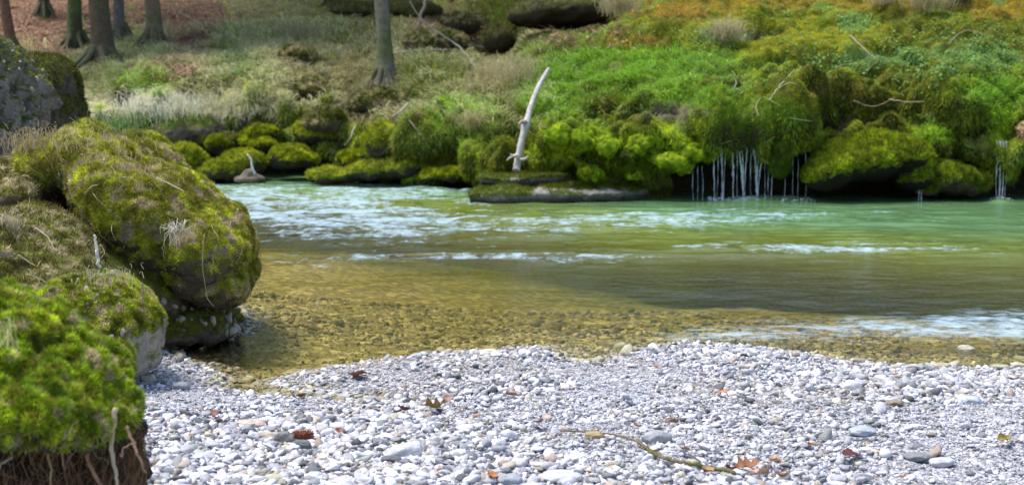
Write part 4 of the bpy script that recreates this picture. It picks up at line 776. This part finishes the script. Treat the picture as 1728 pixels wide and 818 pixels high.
# sticks and tufts on the near bank
def small_stick(pts, r, label, col, group='small sticks on the near left bank'):
    P = np.array([at(*p) for p in pts]); t = empty('stick', P[0], label, 'stick', group); q = spline(P, 18); q[1:-1] += rng.normal(0, r*.3, (16, 3)); V, Fc = tube(q, np.linspace(r, r*.6, 18), 7, .08); link('stem', V, Fc, M_WOOD, t, np.array(col))
small_stick([(167, 452, 6.5), (163, 425, 6.5), (160, 396, 6.5)], .009, 'white upright stick behind the middle sized rock', (.72, .69, .62))
small_stick([(240, 510, 6.0), (240, 478, 6.0)], .006, 'short brown peg at the rim of the middle sized rock', (.3, .22, .14))
small_stick([(158, 450, 6.6), (150, 425, 6.6), (140, 408, 6.6)], .004, 'thin brown stem left of the white upright stick', (.3, .25, .14))
small_stick([(60, 385, 6.6), (80, 400, 6.55), (95, 425, 6.5)], .004, 'curved pale rootlet on the soil mound', (.4, .34, .22))
small_stick([(30, 430, 6.4), (70, 455, 6.4), (110, 480, 6.4)], .004, 'tan rootlet slanting over the soil mound', (.4, .32, .2))
small_stick([(265, 300, 7.3), (290, 312, 7.25), (310, 322, 7.2)], .003, 'pale stem lying on the upper side of the biggest boulder', (.5, .44, .3))
small_stick([(345, 395, 7.0), (342, 450, 7.02), (350, 500, 7.05)], .003, 'root string hanging down the biggest boulder', (.4, .34, .2))
GT2 = 'dead grass tufts on the near left bank'
tuft(295, 385, 7.05, 60, .13, 'grey white dead tuft drooping on the biggest boulder', col=(.60, .56, .46), spread=.022, w=.004, fall=2.4, up=-.2, lean=(.1, -.25, -1.0), group=GT2)
tuft(60, 245, 7.6, 260, .12, 'brown grass on the upper left shoulder of the biggest boulder', col=(.34, .28, .15), spread=.09, w=.004, group=GT2)
tuft(200, 215, 7.9, 260, .10, 'green grass on the crown of the biggest boulder', col=(.13, .25, .06), spread=.09, w=.004, group=GT2)
tuft(10, 385, 6.6, 160, .13, 'pale dead grass at the left edge of the soil mound', col=(.48, .44, .3), spread=.03, w=.004, fall=1.6, group=GT2)
tuft(150, 255, 7.6, 380, .11, 'straw grass along the back of the biggest boulder', col=(.38, .32, .17), spread=.13, w=.004, group=GT2)
tuft(225, 300, 7.35, 260, .09, 'short straw patch in the middle of the biggest boulder', col=(.38, .31, .17), spread=.10, w=.0035, fall=1.8, group=GT2)
tuft(175, 470, 6.1, 110, .07, 'straw on top of the middle sized rock', col=(.42, .37, .25), spread=.07, w=.003, fall=1.8, group=GT2)
tuft(2, 580, 3.35, 26, .17, 'long pale blades over the left of the vivid moss clump', col=(.42, .42, .22), spread=.02, w=.003, fall=1.8, group=GT2)
# ------------------------------------------------------------------ gravel
TPL = []
for k in range(14):
    V, T = (ico(2) if k < 7 else ico(1)); V = V.copy()
    if k < 7: V = np.clip((V*(1+(fbm(V, 1.3, 2, k*7)-.5)[:, None]*1.3))@rotm(k, k*2, 0), -.7, .7)@rotm(k*3, k, k).T*1.15
    else: V *= (1+rng.uniform(-.28, .28, (len(V), 1)))
    TPL.append((V, T))
_o = ico(1)
def smallT():
    V, T = ico(1); return V, T
KEEPOUT = []
def pebbles(n, xlo, xhi, ylo, yhi, accept, rmean, rsig, rmax, cols, lift, name, label, big=.011):
    XYp = np.column_stack([rng.uniform(xlo, xhi, n), rng.uniform(ylo, yhi, n)]); fx = XYp[:, 0]/XYp[:, 1]
    XYp = XYp[np.abs(fx) < .40]; z, d = ground_z(XYp); keep = accept(XYp, d); XYp, z, d = XYp[keep], z[keep], d[keep]
    ok = np.ones(len(XYp), bool)
    for ex, ey, er in KEEPOUT: ok &= (XYp[:, 0]-ex)**2+(XYp[:, 1]-ey)**2 > er*er
    XYp, z, d = XYp[ok], z[ok], d[ok]; n = len(XYp)
    patchy = fbm(np.column_stack([XYp, 0*z]), 2.0, 3, 71); r = np.minimum(rmean*np.exp(rng.normal(0, rsig, n))*(.2+1.4*patchy)*(.9+.55*np.exp(-((XYp[:, 0]+1.2)/1.1)**2-((XYp[:, 1]-4.7)/.7)**2)+.3*np.exp(-((XYp[:, 0]-1.6)/.8)**2-((XYp[:, 1]-6.3)/.7)**2)), rmax)
    B_ = []; cols = np.array(cols); ci = rng.choice(len(cols), n, p=WTS[:len(cols)]/sum(WTS[:len(cols)])); C_ = cols[ci]*rng.uniform(.5, 1.2, (n, 1))
    if name == 'gravel': C_ = mixc(C_, [.36, .32, .25], sst(.52, .68, fbm(np.column_stack([XYp, 0*z]), 1.7, 3, 33))*rng.uniform(0, .9, n)*(r < .012))
    if name == 'wet_gravel': C_ = mixc(C_, [.40, .38, .32], sst(-.03, .01, z)*rng.uniform(0, 1, n))
    kk = np.where(r > big, rng.integers(0, 7, n), rng.integers(7, 14, n)); Vs, Ts, Cs, o_ = [], [], [], 0
    for k in range(14):
        s = np.where(kk == k)[0]
        if not len(s): continue
        V, T = TPL[k]; m = len(s); th = rng.uniform(0, 6.28, m); tl = rng.normal(0, .42, m)
        S_ = np.stack([r[s]*rng.uniform(.95, 1.5, m), r[s]*rng.uniform(.7, 1.0, m), r[s]*rng.uniform(.32, .75, m)], 1)
        W = V[None]*S_[:, None]; c, q = np.cos(tl)[:, None], np.sin(tl)[:, None]; W = np.stack([W[..., 0]*c+W[..., 2]*q, W[..., 1], -W[..., 0]*q+W[..., 2]*c], -1)
        c, q = np.cos(th)[:, None], np.sin(th)[:, None]; W = np.stack([W[..., 0]*c-W[..., 1]*q, W[..., 0]*q+W[..., 1]*c, W[..., 2]], -1)
        W += np.column_stack([XYp[s], z[s]+r[s]*rng.uniform(.05, .55, m)+lift])[:, None]
        Vs.append(W.reshape(-1, 3)); Ts.append((T[None]+(np.arange(m)*len(V))[:, None, None]).reshape(-1, 3)+o_); o_ += m*len(V); Cs.append(np.repeat(C_[s], len(V), 0))
    ob = link(name, np.concatenate(Vs), np.concatenate(Ts), M_PEB, col=np.concatenate(Cs)); tag(ob, label, kind='stuff'); return ob
WTS = np.array([.28, .24, .13, .12, .10, .05, .04, .04])
PC = [(.62, .62, .67), (.48, .48, .525), (.76, .76, .79), (.30, .305, .34), (.14, .145, .165), (.48, .44, .35), (.42, .34, .28), (.34, .37, .36)]
# larger single stones
WTS = np.array([.28, .24, .13, .12, .10, .05, .04, .04])
def stone(px, py, wpx, hpx, label, col, z=.10, rd=None, ang=.25, rot=0, group='larger stones on the gravel beach'):
    c = gp(px, py+hpx*.3, z); 
    for _ in range(3):
        zz = ground_z(c[None, :2])[0][0]; c = gp(px, py+hpx*.3, max(zz, -.02))
    s = c[1]/F; c = c+[0, 0, .006]; KEEPOUT.append((c[0], c[1], wpx*s*.42)); V, T = ico(4); V = V*(1+(fbm(V, 1.1, 3, px*.37)-.5)[:, None]*.7); V = np.clip(V, -1+ang*.35, 1-ang*.2)+(fbm(V, 5, 3, px)-.5)[:, None]*.08
    V = (V*np.array([wpx*s/2*1.08, (rd or wpx*s/2*.7), hpx*s/2*1.15]))@rotm(0, math.radians(rot), 0).T+c+[0, 0, hpx*s*.18]
    o = link('stone', V, T, M_PEB, col=np.array(col)*np.array([.86, .84, .80])*(.6+.7*fbm(V, 45, 3, 5))[:, None]); tag(o, label, 'stone', group); return o
stone(478, 741, 36, 27, 'round dark grey stone touching the pine cone', (.24, .24, .24))
stone(510, 752, 34, 18, 'dark squarish stone below the pine cone', (.15, .155, .17), rot=6)
stone(684, 762, 58, 30, 'large pale blue stone near the bottom middle', (.62, .66, .74), rot=-12)
stone(660, 776, 36, 12, 'flat charcoal stone under the large pale blue one', (.14, .15, .17))
stone(1107, 740, 52, 30, 'large grey striped stone behind the mossy stick', (.36, .38, .42))
stone(1003, 739, 36, 22, 'angular golden brown stone left of the mossy stick', (.38, .30, .16), ang=.5)
stone(827, 597, 36, 15, 'pale flattened stone at the water edge', (.62, .60, .55))
stone(1630, 590, 30, 15, 'pale stone standing in the shallow water at right', (.55, .52, .42), z=0)
stone(1452, 610, 28, 10, 'dark topped stone at the right water line', (.3, .29, .25), z=0)
stone(1437, 652, 32, 18, 'whitest rounded stone on the right of the beach', (.80, .80, .84))
stone(1508, 681, 32, 8, 'thin brown slab stone on the right of the beach', (.26, .22, .16))
stone(1635, 678, 42, 18, 'large pale blue stone on the right of the beach', (.50, .56, .66))
stone(1718, 618, 26, 14, 'cream stone at the right edge of the water line', (.58, .54, .42), z=0)
stone(1590, 618, 30, 12, 'yellowish wet stone beside the waterline at right', (.48, .43, .28), z=0)
stone(425, 716, 52, 16, 'long pinkish stone left of the pine cone', (.56, .46, .42))
stone(250, 640, 26, 18, 'pale stone leaning on the middle sized rock', (.52, .50, .44))
stone(305, 652, 32, 14, 'grey stone right of the middle sized rock', (.33, .34, .38))
stone(368, 548, 34, 28, 'reddish brown stone in the water under the biggest boulder', (.16, .11, .08), z=0)
stone(1590, 780, 44, 16, 'broad pale stone low on the right of the beach', (.56, .60, .68))
stone(950, 806, 70, 20, 'long pale stone cut by the bottom of the picture', (.56, .60, .70))
stone(462, 808, 32, 12, 'pale green stone at the bottom left of the beach', (.48, .5, .38))
stone(1545, 772, 46, 14, 'dark streaked stone low on the right of the beach', (.24, .25, .27))
stone(1455, 728, 46, 14, 'slate blue stone in the lower right of the beach', (.42, .47, .56))
stone(858, 810, 46, 20, 'blue grey stone at the bottom middle of the beach', (.36, .40, .46))
# ------------------------------------------------------------------ leaves, cone, stick
def leaf(px, py, size_px, label, col, rot, curl=.6, tilt=.2, lobed=False):
    c = gp(px, py, .1)
    for _ in range(3): c = gp(px, py, ground_z(c[None, :2])[0][0]+.02)
    L_ = size_px*c[1]/F; nu, nv = 15, 7; u = np.linspace(0, 1, nu); v = np.linspace(-1, 1, nv); U, Vv = np.meshgrid(u, v, indexing='ij')
    w = .36*np.sin(np.pi*np.clip(U, 0, 1)**.8)**.8*(1+(.35*np.cos(U*22) if lobed else .05*np.cos(U*40)))
    X = (U-.5); Y = Vv*w; Z = curl*(Y**2*1.6+.5*(X**2))+.05*np.sin(U*9+px)+.03*np.abs(Vv)*np.cos(U*30); P = np.stack([X, Y, Z], -1).reshape(-1, 3)*L_
    P = P@rotm(tilt, random.uniform(-.3, .3), rot).T+c+[0, 0, .010]
    n_ = vnormals(P, tris(grid_faces(nu, nv)))
    Vv2 = np.concatenate([P+n_*.0006, P-n_*.0006]); Fq = grid_faces(nu, nv); e = link('dead_leaf', Vv2, [np.concatenate([Fq, Fq[:, ::-1]+len(P)])], M_LEAF, col=np.array(col)*(.75+.5*fbm(Vv2, 90, 2, 1))[:, None])
    tag(e, label, 'leaf', 'dead leaves on the gravel'); 
R1, R2, R3, R4 = (.32, .14, .08), (.20, .08, .055), (.44, .28, .21), (.10, .045, .035)
for a in [(605, 636, 34, 'rust leaf with dark rim just beyond the little pool', R1, .3), (640, 668, 20, 'small red leaf at the near tip of the little pool', R1, 1.1), (735, 690, 46, 'large golden brown curled leaf in the middle of the beach', (.38, .24, .08), .1),
  (680, 694, 30, 'dark red leaf left of the golden brown one', R2, 2.2), (757, 676, 22, 'pink brown leaf above the golden brown one', R3, .7), (510, 672, 22, 'brown leaf lying on the near edge of the little pool', R2, .0), (908, 715, 24, 'dark maroon curled leaf left of the mossy stick', R4, 2.0),
  (862, 668, 28, 'upright thin rust leaf in the middle of the beach', R1, 1.6), (1107, 622, 18, 'star shaped pale rust leaf on the hump', R3, 2.4), (1218, 665, 22, 'light rust leaf on the right side of the hump', (.5, .24, .15), 2.5), (1186, 583, 16, 'deep red leaf at the tip of the gravel hump', R2, .3), (1140, 585, 16, 'brown leaf at the water edge of the hump', R2, 0),
  (1135, 717, 30, 'tangled brown leaf behind the large striped stone', (.36, .2, .13), .4), (1075, 722, 24, 'pale brown leaf left of the large striped stone', (.42, .3, .22), 1.3), (1155, 762, 24, 'pink leaf right of the mossy stick', R3, 2.8), (1262, 790, 44, 'bright orange leaf at the end of the mossy stick', (.34, .16, .08), .2),
  (1285, 804, 48, 'broad pale pink leaf in front of the orange leaf', (.58, .40, .30), .5), (1235, 795, 30, 'dark brown leaf left of the bright orange leaf', R2, 1.9), (1195, 797, 30, 'tan leaf at the left of the leaf pile', (.45, .30, .17), 1.0), (1310, 782, 34, 'thin pale leaf behind the orange leaf', (.55, .42, .30), -.2),
  (1320, 808, 30, 'brown leaf at the right of the leaf pile', (.32, .2, .12), 1.2), (1436, 770, 36, 'dark crimson leaf under a pale stone at lower right', (.13, .04, .04), .2), (1368, 755, 14, 'small red leaf at lower right', R1, .8), (830, 806, 26, 'orange brown leaf at the bottom middle', (.48, .22, .09), 2.0), (740, 797, 18, 'peach leaf left of the bottom middle', (.62, .38, .25), .8),
  (362, 700, 18, 'small rust leaf on the left of the beach', R1, 1.4), (366, 714, 18, 'dark red leaf below the small rust one', R2, 2.2), (325, 737, 16, 'tan chip of leaf by the left stones', (.36, .22, .12), 1.0), (572, 732, 16, 'red chip of leaf right of the pine cone', (.45, .16, .1), .2), (805, 705, 18, 'small brown leaf right of the golden brown one', R3, .9), (1695, 745, 26, 'yellow brown mossy leaf at the right edge of the beach', (.3, .25, .06), .2), (1525, 808, 14, 'small red leaf at the bottom right', R1, .9)]:
    leaf(*a, lobed=(a[2] > 40), curl=random.uniform(.4, 1.4), tilt=random.uniform(-.4, .4))
# pine cone
cc = gp(508, 736, .11); zz = ground_z(cc[None, :2])[0][0]; cc = gp(508, 734, zz+.02); s = cc[1]/F; KEEPOUT.append((cc[0]-.0, cc[1], .03)); cone = empty('pine_cone', cc, 'reddish brown pine cone lying beside the round dark grey stone', 'pine cone')
Lc, Rc = 38*s, 10.5*s; cb = Bag(); ax_ = np.array([1, -.05, .06]); ax_ = ax_/np.linalg.norm(ax_); e1 = np.array([0, 1, 0.]); e2 = np.cross(ax_, e1)
tt = np.linspace(-.5, .5, 16); V, Fc = tube(cc[None]+ax_*(tt*Lc)[:, None], Rc*.72*np.sqrt(np.clip(1-(tt*1.9)**4, .05, 1)), 12); link('core', V, Fc, M_BARK, cone, (.10, .04, .025))
for k in range(170):
    t = -.5+k/170; th = k*2.39996; r = Rc*math.sqrt(max(1-(t*1.85)**4, .1)); rad = e1*math.cos(th)+e2*math.sin(th); tg = np.cross(ax_, rad); b = cc+ax_*t*Lc+rad*r*.62
    w = .0052; tip = b+rad*r*.42+ax_*.007; V = np.stack([b-tg*w, b+tg*w, tip+tg*w*.8-ax_*.001, tip+ax_*.003, tip-tg*w*.8-ax_*.001, b+rad*.002+ax_*.001-tg*0])
    cb.add(V, [np.array([[0, 1, 2, 4]]), np.array([[4, 2, 3]])], np.array([.30, .12, .07])*rng.uniform(.6, 1.5))
cb.build('scales', M_LEAF, cone, smooth=False)
# mossy stick
def gpts(L_, up=.02):
    out = []
    for x, y in L_:
        c = gp(x, y, .1)
        for _ in range(3): c = gp(x, y, ground_z(c[None, :2])[0][0]+up)
        out.append(c)
    return np.array(out)
q = gpts([(958, 727), (1000, 729), (1045, 734), (1075, 745), (1105, 765), (1130, 775), (1165, 782), (1200, 788), (1240, 797)], .03); sp = spline(q, 60); sp += rng.normal(0, .0016, sp.shape)
stt = empty('mossy_stick', q[0], 'thin crooked stick with yellow green moss lying across the gravel', 'stick'); rr = np.interp(np.linspace(0, 1, 60), [0, .3, .45, 1], [.003, .0035, .006, .0065]); V, Fc = tube(sp, rr, 9, .12)
link('stem', V, Fc, M_BARK, stt, mixc(np.tile([.20, .14, .09], (len(V), 1)), (.17, .18, .05), sst(.46, .55, fbm(V, 30, 3, 3))))
V, T = V, tris(Fc); n = 2600; P, f, B = scatter(V, T, n, sst(.42, .5, fbm(V, 30, 3, 3))*(V[:, 0] > q[3][0])); Vn = vnormals(V, T); Vb, Fb = moss_geo(P, unit(interp(Vn, T, f, B)), rng.uniform(.003, .007, n), rng.uniform(.001, .002, n)); o = link('moss', Vb, Fb, M_BLADE, stt, np.repeat(np.array([[.20, .22, .06]])*rng.uniform(.6, 1.3, (n, 1)), 3, 0)); o['kind'] = 'stuff'
q = gpts([(1115, 757), (1095, 760), (1075, 752)], .02); V, Fc = tube(spline(q, 10), np.linspace(.004, .002, 10), 6); link('side_twig', V, Fc, M_BARK, stt, (.12, .07, .05))
q = gpts([(1040, 592), (1052, 600), (1066, 604)], .02)
pebbles(300000, -3.4, 3.4, 4.2, 7.9, lambda X, d: d > -.02, .0050, .56, .026, PC, 0.0, 'gravel', 'pale blue grey and white pebbles heaped on the beach')
WC = [(.42, .36, .16), (.28, .22, .08), (.50, .45, .24), (.20, .16, .06), (.14, .11, .04), (.5, .48, .34), (.26, .16, .06), (.2, .22, .08)]
pebbles(60000, -3.4, 4.2, 5.6, 9.6, lambda X, d: (d < .03) & (rng.random(len(X)) < np.exp(d/2.2)), .011, .4, .035, WC, -.004, 'wet_gravel', 'olive wet pebbles lying under the shallow water', .016)
print('objects', len(bpy.data.objects))
